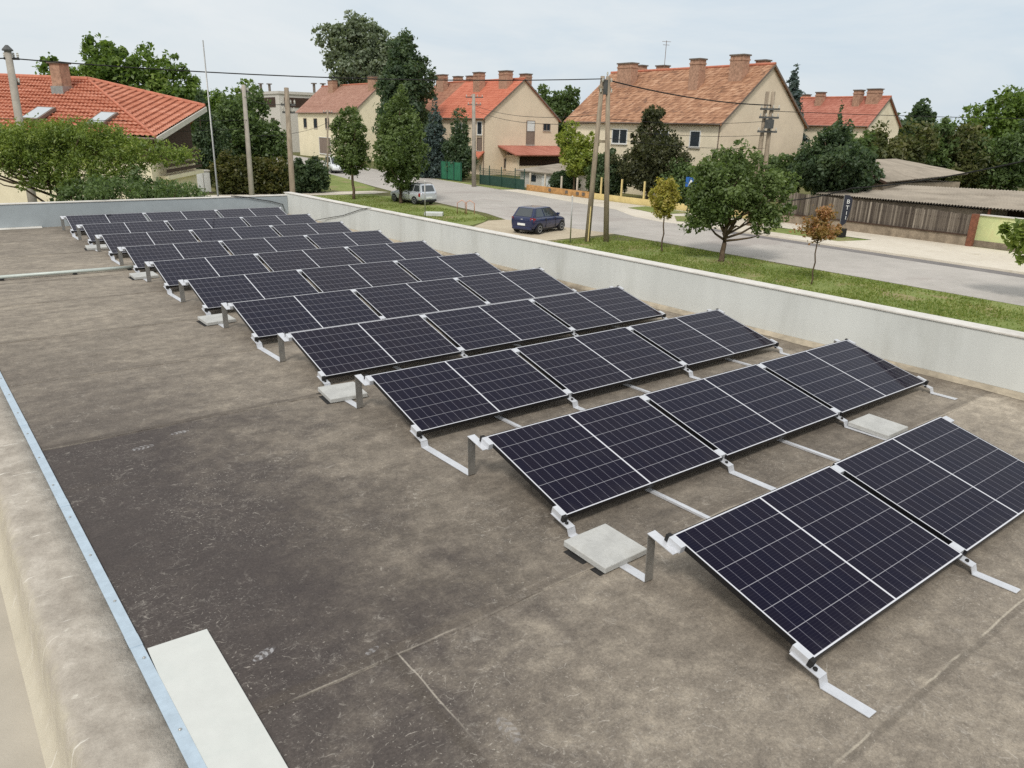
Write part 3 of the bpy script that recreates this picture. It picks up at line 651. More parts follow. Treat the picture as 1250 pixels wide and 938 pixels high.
def foliage(ells, n, size, g, clump=.33, shell=.55, flat=.0, aspect=1.9, mode='leaf'):
    """leaf faces gathered in clumps inside a union of ellipsoids (cx,cy,cz,rx,ry,rz)"""
    E = np.array(ells, float); vol = E[:, 3] * E[:, 4] * E[:, 5]; pr = vol ** .75; pr /= pr.sum()
    n = int(n * 1.55); size = size * .80
    nc = max(14, int(n / 75))
    k = g.choice(len(E), nc, p=pr); d = g.normal(size=(nc, 3)); d /= np.linalg.norm(d, axis=1)[:, None]
    rad = shell + (1 - shell) * g.random(nc) ** .6; rad *= g.uniform(.80, 1.10, nc)
    cc = E[k, :3] + d * rad[:, None] * E[k, 3:]
    cr = clump * .78 * (E[k, 3:].min(axis=1)) * g.uniform(.35, 1.3, nc)
    ct = g.beta(2.2, 2.6, nc)
    which = g.choice(nc, n, p=cr ** 1.5 / (cr ** 1.5).sum())
    dd = g.normal(size=(n, 3)); dd /= np.linalg.norm(dd, axis=1)[:, None]; dd[:, 2] *= (1 - flat)
    st_ = 1 + .5 * (g.random((nc, 3)) - .4)                                   # each clump stretched its own way
    p = cc[which] + dd * st_[which] * (cr[which] * g.random(n) ** .5 * np.where(g.random(n) < .14, g.uniform(1, 1.9, n), 1))[:, None]
    lo = g.random(n) < .20                                                    # loose leaves between the clumps
    kk = g.choice(len(E), n, p=pr); d2 = g.normal(size=(n, 3)); d2 /= np.linalg.norm(d2, axis=1)[:, None]
    p = np.where(lo[:, None], E[kk, :3] + d2 * (g.random(n) ** .4 * 1.02)[:, None] * E[kk, 3:], p)
    nr = dd + g.normal(0, .55, (n, 3)) + np.array([0, 0, .35]); nr /= np.linalg.norm(nr, axis=1)[:, None]
    a = np.cross(nr, g.normal(size=(n, 3))); a /= np.linalg.norm(a, axis=1)[:, None] + 1e-9
    b = np.cross(nr, a); s = size * g.uniform(.6, 1.35, n)[:, None]; a *= s; b *= s / aspect
    droop = nr * s * .18
    P = np.stack([p - a - droop, p - b, p + a - droop, p + b], 1).reshape(-1, 3)
    tint = np.clip(ct[which] * .62 + g.beta(2, 2, n) * .38 + .06 * dd[:, 2], 0, 1)
    return P, tint, cc, cr
def ragged(ells, seed, n=5):
    g = np.random.default_rng(seed + 500); out = []
    for e in ells:
        e = np.array(e, float); out.append(tuple(np.concatenate([e[:3], e[3:] * .80])))
        for _ in range(n):
            d = g.normal(size=3); d /= np.linalg.norm(d); d[2] = abs(d[2]) * (1 if g.random() < .68 else -.7); q = g.uniform(.24, .46)
            out.append((*(e[:3] + d * e[3:] * g.uniform(.72, 1.0)), *(e[3:].mean() * q * g.uniform(.75, 1.25, 3))))
    return out
def crown_obj(name, ells, n, size, pal, parent, seed, **kw):
    g = np.random.default_rng(seed); P, tint, cc, cr = foliage(ells, n, size, g, **kw)
    off = np.array(parent.location) if parent else 0
    o = tri_mesh(name, P - off, len(P), len(tint), 4, tint, PAL[pal])
    if parent: o.parent = parent
    return o, cc, g
def limb(mb, a, b, r0, r1, g, k=5, wob=.06):
    a, b = np.array(a, float), np.array(b, float); L_ = np.linalg.norm(b - a); pts = []; rs = []
    for i in range(k + 1):
        f = i / k; p = a + (b - a) * f + (g.normal(0, wob * L_ * .5, 3) if 0 < i < k else 0) + np.array([0, 0, -.12 * L_ * math.sin(math.pi * f)]) * (.5 if i else 0)
        pts.append(p); rs.append(r0 + (r1 - r0) * f)
    mb.tube(pts, rs, 7)
def tree(name, label, base, ells, n, size, pal, tr=.12, bark=None, stems=None, seed=1, group=None, nl=14, fork=.5, **kw):
    """ells in world space. base=(x,y)"""
    root = thing(name, label, 'tree', (base[0], base[1], G), 0, group)
    if name in ('street_tree', 'garden_tree', 'poplar', 'walnut_tree', 'young_tree'): ells = ragged(ells, seed)
    o, cc, g = crown_obj('crown', ells, n, size, pal, root, seed, **kw)
    E = np.array(ells); top = (E[:, 2] + E[:, 5]).max(); ctr = np.average(E[:, :3], axis=0, weights=E[:, 3]); bot = (E[:, 2] - E[:, 5]).min()
    tm = MB(); lead = (ctr[0], ctr[1], bot + (top - bot) * .75)
    hz_ = max(G + .4, G + (bot - G) * 1.0 + (top - bot) * .12 * fork)
    knot = np.array([base[0] + (ctr[0] - base[0]) * .55, base[1] + (ctr[1] - base[1]) * .55, hz_])
    for st in (stems or [(0, 0)]):
        limb(tm, (base[0] + st[0], base[1] + st[1], G - .05), knot, tr, tr * .72, g, 5, .03)
        if stems: knot = np.array([knot[0] + g.normal(0, .3), knot[1] + g.normal(0, .3), knot[2]])
    limb(tm, knot, lead, tr * .72, tr * .18, g, 6, .05)
    for i in g.choice(len(cc), min(nl, len(cc)), replace=False):
        c = cc[i]; f = g.uniform(0, .6) if c[2] > knot[2] + .4 else 0
        s0 = knot + (np.array(lead) - knot) * f * min(1, max(0, (c[2] - knot[2])) / max(.1, top - knot[2]))
        limb(tm, s0, c, tr * .42, tr * .08, g, 4, .09)
    tm.build('trunk', bark or BARK, root, smooth=True, fix=False)
    return root
def ell(x, y, z0, z1, r, ry=None): return (x, y, (z0 + z1) / 2, r, ry or r, (z1 - z0) / 2)
def conifer_ells(x, y, z0, z1, r, n=6):
    out = []
    for i in range(n):
        f = i / (n - 1); zc = z0 + (z1 - z0) * (.06 + .88 * f); rr = r * (1 - f * .88) * .95
        out.append((x, y, zc, max(rr, .12 * r), max(rr, .12 * r), (z1 - z0) / n * .85))
    return out

# trees on the verges
tree('street_tree', 'slim round-crowned green street tree nearest the pavement crossing, left of the silver estate car', (23.45, 54.6), [ell(23.9, 55.7, -1.5, 3.2, 1.5), ell(24.3, 56.1, .5, 4.3, 1.05), ell(23.6, 55.2, -1.6, 1, 1.35)], 8500, .14, 'sage', .13, seed=3, clump=.42)
tree('street_tree', 'broad egg-shaped green street tree standing right beside the silver estate car', (25.3, 50.3), [ell(25.7, 51, -1.7, 2.2, 2.75), ell(26.1, 51.6, .3, 4.0, 1.9), ell(26.4, 52, 2.5, 5.2, .95)], 14000, .15, 'sage', .15, seed=4, clump=.36)
r_ = tree('street_tree', 'fork-trunked spreading green tree on the near verge', (25.98, 20.4), [ell(26.2, 20.9, -1.9, 1.6, 1.7), ell(27.9, 19.5, -1.7, 1.2, 1.3), ell(26.3, 22.0, -1.8, 1.5, 1.25), ell(26.8, 21.4, .2, 2.2, 1.3), ell(27.7, 20.6, -.4, 1.9, 1.3), ell(25.7, 21.7, -2.1, -.5, .95), ell(27.3, 19.2, -2.0, -.4, .9)], 15000, .112, 'sage', .15, bark=BARK, seed=5, clump=.42, nl=22, fork=-.6)
tree('young_tree', 'thin young tree with golden yellow leaves on the near verge', (25.75, 23.8), [ell(26.0, 24.2, -1.65, .1, .78), ell(26.2, 24.5, -.9, .45, .55)], 3200, .10, 'gold', .045, seed=6, clump=.5, nl=10)
tree('young_tree', 'thin young tree with sparse rusty red leaves on the near verge', (24.8, 14.9), [ell(25.1, 15.2, -1.5, -.4, .8), ell(25.3, 15.1, -1.1, -.05, .5), ell(24.9, 15.7, -1.45, -.6, .5), ell(25.3, 14.6, -1.4, -.7, .5)], 1900, .085, 'rust', .035, seed=7, clump=.8, nl=14, shell=.2)
tree('walnut_tree', 'large-leaved green tree cut off by the right edge of the photo', (29.9, 7.2), [ell(29.3, 8.6, -2.0, .2, 1.0), ell(29.8, 7.4, -1.6, .9, 1.2), ell(29.4, 8.9, -1.9, -.9, .7)], 2600, .20, 'locust', .12, seed=8, clump=.45, nl=10)
# garden trees in front of the big gabled house
tree('garden_tree', 'bright yellow-green bushy tree at the end of the low orange wall', (44.3, 51.6), [ell(44.3, 51.5, -2.0, 2.2, 1.55), ell(43.8, 52.1, .5, 3.9, 1.0), ell(44.6, 50.6, -1.7, 1.8, 1.4)], 9000, .16, 'lime', .12, seed=9, clump=.4)
tree('garden_tree', 'dense dark brownish green tree before the cream long facade', (45.4, 43.2), [ell(45.4, 43.3, -2.6, 2.6, 2.5), ell(45.8, 43.6, .5, 4.3, 1.6), ell(45.6, 41.4, -2.2, 2.6, 2.1), ell(45.2, 45.2, -2.4, 1.6, 1.7)], 15000, .17, 'plum', .16, seed=10, clump=.34)
tree('garden_tree', 'dense dark green tree behind the left end of the plank fence', (46.2, 27.4), [ell(46.2, 27.0, -1.6, 2.7, 2.3), ell(46.0, 28.7, -1.2, 2.2, 1.7), ell(46.5, 25.7, -1.3, 1.7, 1.9), ell(46.4, 27.6, 1.2, 3.6, 1.3)], 16000, .17, 'dark', .17, seed=12, clump=.34)
tree('garden_tree', 'mid green tree between the forked street tree and the concrete double pole', (45.8, 31.9), [ell(45.8, 32.0, -2.2, 1.6, 1.9), ell(45.6, 34.6, -2.2, 1.4, 1.7), ell(46.1, 30.2, -1.8, 1.3, 1.5)], 12000, .17, 'mid', .14, seed=13, clump=.36)
tree('garden_tree', 'small slim dark conifer before the rust-roofed far house', (66, 38.9), conifer_ells(66, 38.9, -1, 5.3, 1.1), 3000, .2, 'dark', .12, seed=14)
# beyond the parapet on the left
LG = tree('locust_tree', 'feathery yellow-green tree spreading just behind the far parapet', (-.9, 26.8),
     [(-.4, 26.8, 1.75, 1.5, 1.2, .75), (.5, 26.2, 1.95, 1.2, 1.0, .6), (1.2, 25.6, 1.85, 1.1, 1.0, .55), (2.1, 24.8, 1.65, 1.2, .9, .42), (3.0, 24.1, 1.5, .8, .7, .34), (-1.8, 27.9, 1.7, 1.6, 1.2, .85), (-3.2, 28.6, 1.7, 1.4, 1.2, .8),
      (.9, 25.6, 1.2, 1.3, .9, .5), (-.2, 26.2, 1.25, 1.2, .9, .5), (1.9, 24.8, 1.25, 1.0, .8, .35), (-1.4, 27.2, 1.15, .9, .8, .4), (.3, 25.4, .75, .9, .7, .4), (-2.6, 27.6, .95, .8, .7, .4), (1.2, 24.9, 1.0, .9, .7, .35), (-.6, 26.4, .7, .7, .6, .4)],
     38000, .062, 'locust', .11, bark=BARK, stems=[(0, 0), (.5, -.4), (-.7, .3), (-1.2, -.5)], seed=15, clump=.46, shell=.2, flat=.15, aspect=2.4, nl=30, fork=-1.6)
g_ = thing('shrub', 'dense mid green shrub leaning over the far parapet', 'shrub', (1.5, 24.4, G))
o_, cc_, gg_ = crown_obj('foliage', [(1.5, 24.3, .25, 1.5, 1.0, .75), (2.9, 23.7, .15, .9, .8, .55), (.3, 25.0, .2, .9, .9, .6), (.25, 21.6, .80, .42, .95, .34), (1.2, 21.7, .72, .36, .9, .30), (2.3, 22.6, .55, .5, .8, .35), (1.6, 24, -1.4, 1.6, 1.0, 1.2)], 20000, .062, 'mid', g_, 16, clump=.36, shell=.4)
s_ = MB()
for c_ in cc_[:12]: limb(s_, (1.5 + gg_.normal(0, .2), 24.4 + gg_.normal(0, .2), G), c_, .04, .012, gg_)
s_.build('stem', BARK, g_, smooth=True, fix=False)
tree('garden_tree', 'broad light green tree behind the red-tiled bungalow', (14.5, 84), [ell(13.2, 84, 2.0, 8.4, 4.6), ell(17.5, 82, 1.5, 8.0, 3.6), ell(9.6, 86, 1.8, 7.8, 3.2), ell(15.5, 83, 5.5, 9.2, 2.8), ell(14.5, 84, -2.5, 3.5, 4.6)], 17000, .30, 'fresh', .35, seed=17, clump=.36)
tree('garden_tree', 'full green tree behind the tall hedge, right of the bungalow', (21.8, 73.6), [ell(21.8, 73.6, -2.6, 4.6, 2.5), ell(22.6, 74.6, 2, 6.4, 1.7), ell(23.6, 72.6, -2.4, 3.4, 1.9), ell(20.6, 74.4, -2.2, 3.9, 1.9)], 12000, .22, 'mid', .22, seed=18, clump=.36)
tree('garden_tree', 'pale green tree rising far behind the tall brownish hedge', (26.5, 92), [ell(26.5, 92, -2, 7.2, 3.0), ell(23.8, 94, -2, 6.2, 3.0)], 8000, .28, 'fresh', .25, seed=19, clump=.36)
tree('cypress', 'narrow dark green cypress beside the bungalow gable', (16.6, 70), [ell(16.6, 70, -3.1, 2.5, 1.0), ell(16.7, 70, -.5, 5.0, .8), ell(17.9, 69.6, -3.1, 2.6, 1.0)], 8000, .16, 'dark', .15, seed=20, clump=.5)
def hedge(label, a, b, h, wd, pal, n, seed):
    a, b = np.array(a), np.array(b); root = thing('hedge', label, 'hedge', (*((a + b) / 2), G))
    g = np.random.default_rng(seed); k = max(3, int(np.linalg.norm(b - a) / (wd * .75)))
    es = []
    for i in range(k + 1):
        p = a + (b - a) * i / k; hh = h * g.uniform(.86, 1.06); es += [(p[0], p[1], G + hh * .62, wd, wd, hh * .40), (p[0], p[1], G + hh * .3, wd, wd, hh * .34)]
    crown_obj('foliage', es, n, .17, pal, root, seed, clump=.34, shell=.6)
    s_ = MB()
    for e in es[::2]: limb(s_, (e[0], e[1], G), (e[0] + .1, e[1], e[2]), .06, .02, g)
    s_.build('stem', BARK, root, smooth=True, fix=False); return root
hedge('long tall brownish green hedge beyond the far parapet', (16.1, 62.2), (19.9, 61.6), 3.0, 1.25, 'hedge', 15000, 21)
hedge('dark green rounded hedge end beside the pavement crossing', (21.4, 61.6), (23.2, 61.4), 2.95, 1.2, 'dark', 9000, 22)
# tall trees behind the houses
tree('conifer', 'tall dark green conifer standing above the street trees', (46.8, 88), [ell(46.8, 88, -2.4, 6.5, 3.6), ell(47.3, 88.6, 3, 10.5, 3.2), ell(47.8, 89.2, 7.5, 13.2, 2.2), ell(48.1, 89.6, 10.5, 14.2, 1.1), ell(49.6, 87.6, 5.0, 11, 1.7)], 17000, .30, 'dark', .35, seed=23, clump=.32, flat=.2)
tree('poplar', 'huge grey-green poplar towering behind the roofs', (60.7, 128.5), [ell(60.7, 128.5, 5, 16, 6.6), ell(63.8, 127, 8, 18.5, 5.4), ell(59.4, 130, 11, 20.6, 4.6), ell(61.8, 128.5, 14, 21.6, 3.8), ell(66.8, 126.4, 9, 18, 3.6)], 20000, .42, 'grey', .6, seed=24, clump=.3, nl=30)
tree('spruce', 'bluish grey spruce left of the red-roofed gable', (43.9, 75.5), conifer_ells(43.9, 75.5, -2.9, 5.2, 2.7), 12000, .2, 'blue', .16, seed=25, clump=.5, flat=.3)
tree('conifer', 'pointed green thuja at the corner of the red-roofed gable house', (44.6, 71.6), [ell(44.6, 71.6, -3, 1.8, 1.6), ell(44.8, 71.8, -.5, 4.7, 1.1), ell(44.6, 71.4, -3, .5, 1.75), ell(45.4, 73.2, -3, 2.2, 1.2)], 10000, .17, 'dark', .14, seed=26, clump=.42)
tree('garden_tree', 'dark leafy tree showing behind the right slope of the red-roofed house', (81, 98), [ell(81, 98, 1, 8.6, 3.0), ell(79.6, 99, 3, 9.8, 1.8), ell(82.4, 97, 2, 9.0, 2)], 7000, .34, 'mid', .3, seed=27, clump=.36)
tree('spruce', 'dark open-branched spruce rising right of the big gable', (81, 54.2), conifer_ells(81, 54.2, -1, 10.4, 3.0, 9), 9000, .3, 'blue', .2, seed=28, clump=.8, flat=.35, shell=.3)
# wood-like garden trees behind the sheds, each its own
rr = [('bronze-tinged tree behind the corrugated shed roofs, below the gap in the skyline', 63.9, 32.3, 4.3, 2.9, 'bronze'), ('olive green tree behind the sheds, left of the bronze-tinged one', 62.2, 36.4, 3.4, 2.4, 'mid'),
      ('dark bronze tree behind the sheds, under the tall bright tree', 70.2, 29.8, 4.2, 3.4, 'bronze'), ('mid green tree behind the sheds between two bronze-tinged ones', 67.2, 31.8, 3.9, 2.6, 'mid'),
      ('full green tree behind the sheds at the right edge of the photo', 73.4, 27.0, 4.6, 3.4, 'mid'), ('mid green tree over the left shed roof next to the far cream gable', 59.8, 34.2, 3.0, 2.0, 'mid')]
for i, (lb, x, y, zt, r, pl) in enumerate(rr):
    tree('garden_tree', lb, (x, y), [ell(x, y, -2.6, zt * .8, r), ell(x + .8, y - 1, -1.5, zt, r * .7), ell(x - .6, y + 1.2, -2.6, zt * .72, r * .75)], 8500, .24, pl, .18, seed=30 + i, clump=.36, group='garden trees behind the sheds')
tree('walnut_tree', 'tall bright green tree on the right skyline', (107, 40.5), [ell(104, 42.5, -1, 7.8, 3.6), ell(107, 41.0, 0, 9.0, 4.4), ell(102, 45, -1, 6.0, 2.2), ell(110, 38, 0, 9.8, 5.0), ell(112, 34, 0, 10, 5)], 15000, .34, 'fresh', .3, seed=40, clump=.34)
tree('garden_tree', 'distant dark rounded tree on the skyline between the far house and bright tree', (127, 60.6), [ell(127, 60.6, 0, 7.6, 3.4), ell(127.5, 60.4, 4.5, 8.3, 2.2)], 4500, .4, 'dark', .3, seed=41, clump=.4)
for i, (lb, x, y, zt, r, pl) in enumerate([('tall dark green bush behind the low yellow wall', 45.0, 47.9, .9, 1.5, 'dark'), ('spreading green bush behind the low yellow wall posts', 45.3, 49.4, .4, 1.3, 'mid'), ('dark clipped bush behind the orange low wall', 44.6, 53.6, -1.2, 1.2, 'dark'), ('green bush behind the right end of the yellow wall', 45.4, 39.5, .4, 1.7, 'mid')]):
    rt_ = thing('shrub', lb, 'shrub', (x, y, G), 0, 'shrubs behind the low garden walls')
    crown_obj('foliage', [ell(x, y, -3.1, zt, r), ell(x + .3, y - .9, -3.1, zt - .5, r * .8)], 5000, .16, pl, rt_, 50 + i, clump=.4)
    s_ = MB(); limb(s_, (x, y, G), (x, y, zt - .5), .06, .02, rng); s_.build('stem', BARK, rt_, smooth=True)
# the far-off wood closing the horizon
es = []
for i in range(230):
    a = R(-40 + i * .74); d = 215 + 25 * math.sin(i * 1.7); es.append((-3 + d * math.sin(a), -1.5 + d * math.cos(a), 1.0 + 1.2 * math.sin(i * 2.3), 6, 6, 4.2 + 1.2 * math.sin(i * .9)))
o_, _, _ = crown_obj('distant_woods', es, 40000, 1.1, 'dark', None, 60, clump=.7); tag(o_, kind='stuff')


# ================================================================== houses
def roof_mat(name, cols, tu=.24, tz=.205, patch=None, split=None):
    m, t, b = newmat(name); o = t.obj(); X, Y, Z = t.xyz(o)
    ids = t.n('ShaderNodeCombineXYZ', {0: t.m('FLOOR', t.m('DIVIDE', t.m('ADD', Y, X), tu)), 1: t.m('FLOOR', t.m('DIVIDE', Z, tz)), 2: 3}).outputs[0]
    rnd = t.n('ShaderNodeTexWhiteNoise', {'Vector': ids}, noise_dimensions='3D').outputs[0]
    big = t.noise(o, .32, 6, .65, .6)
    f = t.m('ADD', t.m('MULTIPLY', rnd, .42), t.m('MULTIPLY', big, .58))
    c = t.ramp(f, [(.18 + .6 * i / (len(cols) - 1), k) for i, k in enumerate(cols)])
    if patch:
        c = t.mix(t.m('MULTIPLY', t.ss(t.noise(t.mapv(o, patch[3]), patch[1], 6, .65, .8), patch[2], patch[2] + .14), patch[4]), c, patch[0])
    if split:
        c2 = t.ramp(f, [(.18 + .6 * i / (len(split[1]) - 1), k) for i, k in enumerate(split[1])])
        c = t.mix(t.m('GREATER_THAN', Y, split[0]), c, c2)
    wv = t.m('SINE', t.m('MULTIPLY', t.m('ADD', Y, X), 2 * math.pi / tu))
    t.set(b.inputs['Base Color'], c); b.inputs['Roughness'].default_value = .8; b.inputs['Specular IOR Level'].default_value = .3
    t.set(b.inputs['Normal'], t.bump(wv, .5, .03)); return m
M['tile_old'] = roof_mat('weathered_red_tiles', [lin((114, 84, 66)), lin((154, 112, 86)), lin((176, 132, 102)), lin((204, 164, 134))], patch=(lin((96, 72, 62)), .5, .56, (1.6, .9, .9), .7))
M['tile_red'] = roof_mat('orange_red_tiles', [lin((182, 104, 80)), lin((198, 116, 90)), lin((210, 132, 106))], patch=(lin((186, 96, 70)), .4, .58, (1, 1, 1), .5),
                         split=(91.3, [lin((140, 96, 78)), lin((160, 112, 90)), lin((178, 130, 104))]))
M['tile_faded'] = roof_mat('faded_pinkish_tiles', [lin((150, 110, 94)), lin((168, 126, 108)), lin((184, 144, 126))])
M['tile_rust'] = roof_mat('rust_red_tiles', [lin((158, 96, 80)), lin((176, 112, 94)), lin((192, 130, 112))], patch=(lin((120, 76, 62)), .5, .6, (1, 1, 1), .6))
M['tile_new'] = roof_mat('bright_orange_tiles', [lin((172, 106, 82)), lin((190, 124, 98)), lin((206, 146, 122))], tu=.3, tz=.16)
M['ridge'] = pmat('ridge_tiles', lin((190, 118, 92)), .8, 0, .12, 4)
M['cream'] = pmat('cream_render', lin((238, 224, 197)), .92, 0, .04, .5, .2, .1, 40, (lin((190, 172, 142)), .45), .35)
M['peach'] = pmat('peach_render', lin((230, 210, 184)), .92, 0, .04, .4, .2, .1, 40, (lin((232, 216, 190)), .5), .3)
M['cream2'] = pmat('pale_yellow_render', lin((236, 224, 194)), .92, 0, .04, .4, .2, .1, 40, (lin((188, 174, 140)), .4), .4)
M['brickc'] = pmat('chimney_brick', lin((176, 140, 118)), .9, 0, .16, 5, .2, .3, 30, (lin((120, 88, 72)), .6), 1.5)
M['cap'] = pmat('sooty_chimney_cap', lin((112, 102, 92)), .9, 0, .15, 4)
M['glass'] = pmat('dark_window_glass', lin((52, 58, 64)), .12, 0, .1, 1, .5)
M['sash'] = pmat('white_window_frame', lin((226, 226, 222)), .5, 0, .03, 4)
M['brown_wood'] = pmat('dark_brown_boards', lin((72, 56, 46)), .85, 0, .18, 3, .3, .2, 30, None, .6, (1, 1, 6))
M['bargeboard'] = pmat('pale_bargeboard', lin((206, 200, 190)), .7, 0, .05, 3)
M['gutterpipe'] = pmat('zinc_gutter', lin((128, 112, 100)), .6, .2, .1, 3)
M['shutter'] = pmat('grey_brown_shutter', lin((132, 116, 104)), .8, 0, .06, 3)

def chimney(x, y, sx, sy, z0, z1, roof, pots=True):
    c_ = MB(); c_.box(x - sx / 2, x + sx / 2, y - sy / 2, y + sy / 2, z0, z1 - .12)
    c_.box(x - sx / 2 - .05, x + sx / 2 + .05, y - sy / 2 - .05, y + sy / 2 + .05, z1 - .5, z1 - .38)
    o = c_.build('chimney', M['brickc'], roof)
    return o
def chimney_cap(x, y, sx, sy, z1, roof):
    c_ = MB(); c_.box(x - sx / 2 - .09, x + sx / 2 + .09, y - sy / 2 - .09, y + sy / 2 + .09, z1 - .118, z1)
    c_.build('chimney_cap', M['cap'], roof)
def window(par, face, a0, a1, z0, z1, at, panes=2, frame='sash', dark='glass'):
    """face 'x': wall plane x=at looking to -x, a = y range; face 'y': plane y=at looking to -y, a = x range"""
    def bx(mb, a, b, c, d, o0, o1):
        if face == 'x': mb.box(at - o1, at - o0, a, b, c, d)
        else: mb.box(a, b, at - o1, at - o0, c, d)
    fr = MB(); e = .09
    bx(fr, a0, a1, z0, z0 + e, .003, .07); bx(fr, a0, a1, z1 - e, z1, .003, .07); bx(fr, a0, a0 + e, z0 + e, z1 - e, .003, .07); bx(fr, a1 - e, a1, z0 + e, z1 - e, .003, .07)
    for i in range(1, panes):
        q = a0 + (a1 - a0) * i / panes; bx(fr, q - .04, q + .04, z0 + e, z1 - e, .003, .065)
    wf = fr.build('window', M[frame], par)
    p_ = MB(); bx(p_, a0 + e, a1 - e, z0 + e, z1 - e, .002, .02); p_.build('pane', M[dark], wf)
    s_ = MB(); bx(s_, a0 - .08, a1 + .08, z0 - .07, z0 - .003, .0, .14); s_.build('sill', M['bargeboard'], wf)
def gable_house(name, label, x0, x1, y0, y1, ze, zr, wall, roof, chims, front, gable, gw=None, ov=.35):
    root = thing(name, label, 'house', ((x0 + x1) / 2, (y0 + y1) / 2, G)); xm = (x0 + x1) / 2; sl_ = (zr - ze) / (xm - x0)
    zt = lambda x: zr - sl_ * abs(x - xm)
    w_ = MB(); prof = [(x0, G), (x1, G), (x1, ze - .17), (xm, zr - .17), (x0, ze - .17)]
    w_.add([(x, y0, z) for x, z in prof] + [(x, y1, z) for x, z in prof], [(0, 1, 2, 3, 4), (9, 8, 7, 6, 5)] + [(i, 5 + i, 5 + (i + 1) % 5, (i + 1) % 5) for i in range(5)])
    wl = w_.build('wall', M[wall], root)
    r_ = MB(); n = int((xm - x0 + ov) / .29); k = 6
    for sgn in (-1, 1):
        for i in range(n):
            xa = xm + sgn * (xm - x0 + ov) * i / n; xb = xm + sgn * (xm - x0 + ov) * (i + 1.06) / n
            za, zb = zr - sl_ * abs(xa - xm), zr - sl_ * abs(xb - xm) + .035
            jj = [random.uniform(-.012, .012) for _ in range(2)]
            r_.hexa([(xa, y0 - .22, za - .14), (xb, y0 - .22, zb - .17), (xb, y1 + .22, zb - .17), (xa, y1 + .22, za - .14), (xa, y0 - .22, za), (xb, y0 - .22, zb + jj[0]), (xb, y1 + .22, zb + jj[1]), (xa, y1 + .22, za)])
    ro = r_.build('roof', M[roof], root, fix=False)
    q_ = MB(); q_.tube([(xm, y0 - .24, zr + .03), (xm, y1 + .24, zr + .03)], .13, 8); q_.build('ridge', M['ridge'], ro)
    q_ = MB()
    for sgn in (-1, 1):
        xe = xm + sgn * (xm - x0 + ov); q_.slab([(xm, y0 - .245, zr + .01), (xe, y0 - .245, zr - sl_ * (xm - x0 + ov) + .01), (xe, y0 - .245, zr - sl_ * (xm - x0 + ov) - .2), (xm, y0 - .245, zr - .2)], .03)
    q_.build('bargeboard', M['gutterpipe'], ro)
    q_ = MB(); q_.tube([(x0 - ov - .05, y0 - .1, ze - ov * sl_ - .06), (x0 - ov - .05, y1 + .1, ze - ov * sl_ - .06)], .07, 6); q_.build('gutter', M['gutterpipe'], ro)
    q_ = MB(); q_.tube([(x0 - .08, y0 + .15, ze - .3), (x0 - .08, y0 + .15, G)], .05, 6); q_.build('downpipe', M['gutterpipe'], root)
    for (x, y, sx, sy, z1) in chims:
        c = chimney(x, y, sx, sy, zt(x) - 1.1, z1, ro); chimney_cap(x, y, sx, sy, z1, ro)
    for a in front: window(root, 'x', a[0], a[1], a[2], a[3], x0, *a[4:])
    for a in gable: window(root, 'y', a[0], a[1], a[2], a[3], y0, *a[4:])
    return root, wl, ro
h3, _, ro3 = gable_house('house', 'long cream house with weathered red tile roof, three big chimneys and blank peach gable', 50.5, 62.6, 40.3, 60.0, 3.62, 8.35, 'cream', 'tile_old',
    [(54.9, 56.2, .9, 2.0, 9.05), (54.3, 46.7, .9, 1.1, 8.95), (55.2, 42.8, .9, 1.4, 9.15), (58.0, 57.4, .8, 1.1, 9.1), (58.0, 54.3, .8, 1.1, 8.95), (57.6, 42.1, .8, 1.0, 8.85)],
    [(51.2, 53.3, 1.35, 2.75, 2), (58.6, 59.7, 1.9, 2.75, 1, 'gutterpipe'), (46.0, 48.0, 1.35, 2.75, 2), (42.4, 43.6, 1.35, 2.75, 1), (51.2, 53.3, -1.8, -.3, 2), (56.4, 57.6, -1.8, -.3, 1), (46, 48, -1.8, -.3, 2)], [])
s_ = MB(); s_.box(50.46, 62.6, 40.285, 40.297, G, 3.4); s_.poly([(50.5, 40.288, 3.4), (62.6, 40.288, 3.4), (56.55, 40.288, 8.12)]); s_.build('gable_render', M['peach'], h3)
s_ = MB(); s_.tube([(57, 53.2, 8.0), (57, 53.2, 11.1)], .03, 6); s_.tube([(56.6, 53.4, 11), (57.4, 53, 11)], .02, 5); s_.tube([(56.7, 53.35, 10.7), (57.3, 53.05, 10.7)], .02, 5); s_.build('aerial', M['gutterpipe'], ro3)
h2, _, _ = gable_house('house', 'peach gabled house with bright orange-red roof, browner at its far half', 52.6, 64.5, 77.9, 98.5, 3.85, 8.45, 'peach', 'tile_red',
    [(57.2, 95.3, .8, 1.9, 9.45), (57.0, 85.7, .9, 1.5, 9.4), (57.4, 80.3, .9, 1.8, 9.4), (60, 95.4, .8, 1.4, 9.4), (60, 92.1, .8, 1.2, 9.35), (59.8, 79.2, .9, 1.4, 9.15)],
    [(78.5, 79.6, 1.6, 3.2, 1, 'sash'), (78.5, 79.6, -.3, 1.3, 1, 'gutterpipe', 'shutter'), (83, 84.6, 1.6, 3.0, 2), (88, 89.6, 1.6, 3.0, 2), (92.5, 94, 1.6, 3, 2)],
    [(59.1, 60.5, .5, 3.5, 1, 'shutter', 'shutter'), (61.9, 63.1, 2.3, 3.2, 2, 'gutterpipe'), (55.6, 56.6, -2.4, -1.2, 1, 'gutterpipe')])
s_ = MB(); s_.box(59.2, 60.4, 77.82, 77.826, 2.2, 3.4); s_.build('pane', M['sash'], h2)
s_ = MB(); s_.slab([(55.3, 74.8, -.62), (64.4, 74.8, -.62), (64.4, 77.88, .42), (54.6, 77.88, .42)], .16); s_.build('porch_roof', M['tile_rust'], h2)
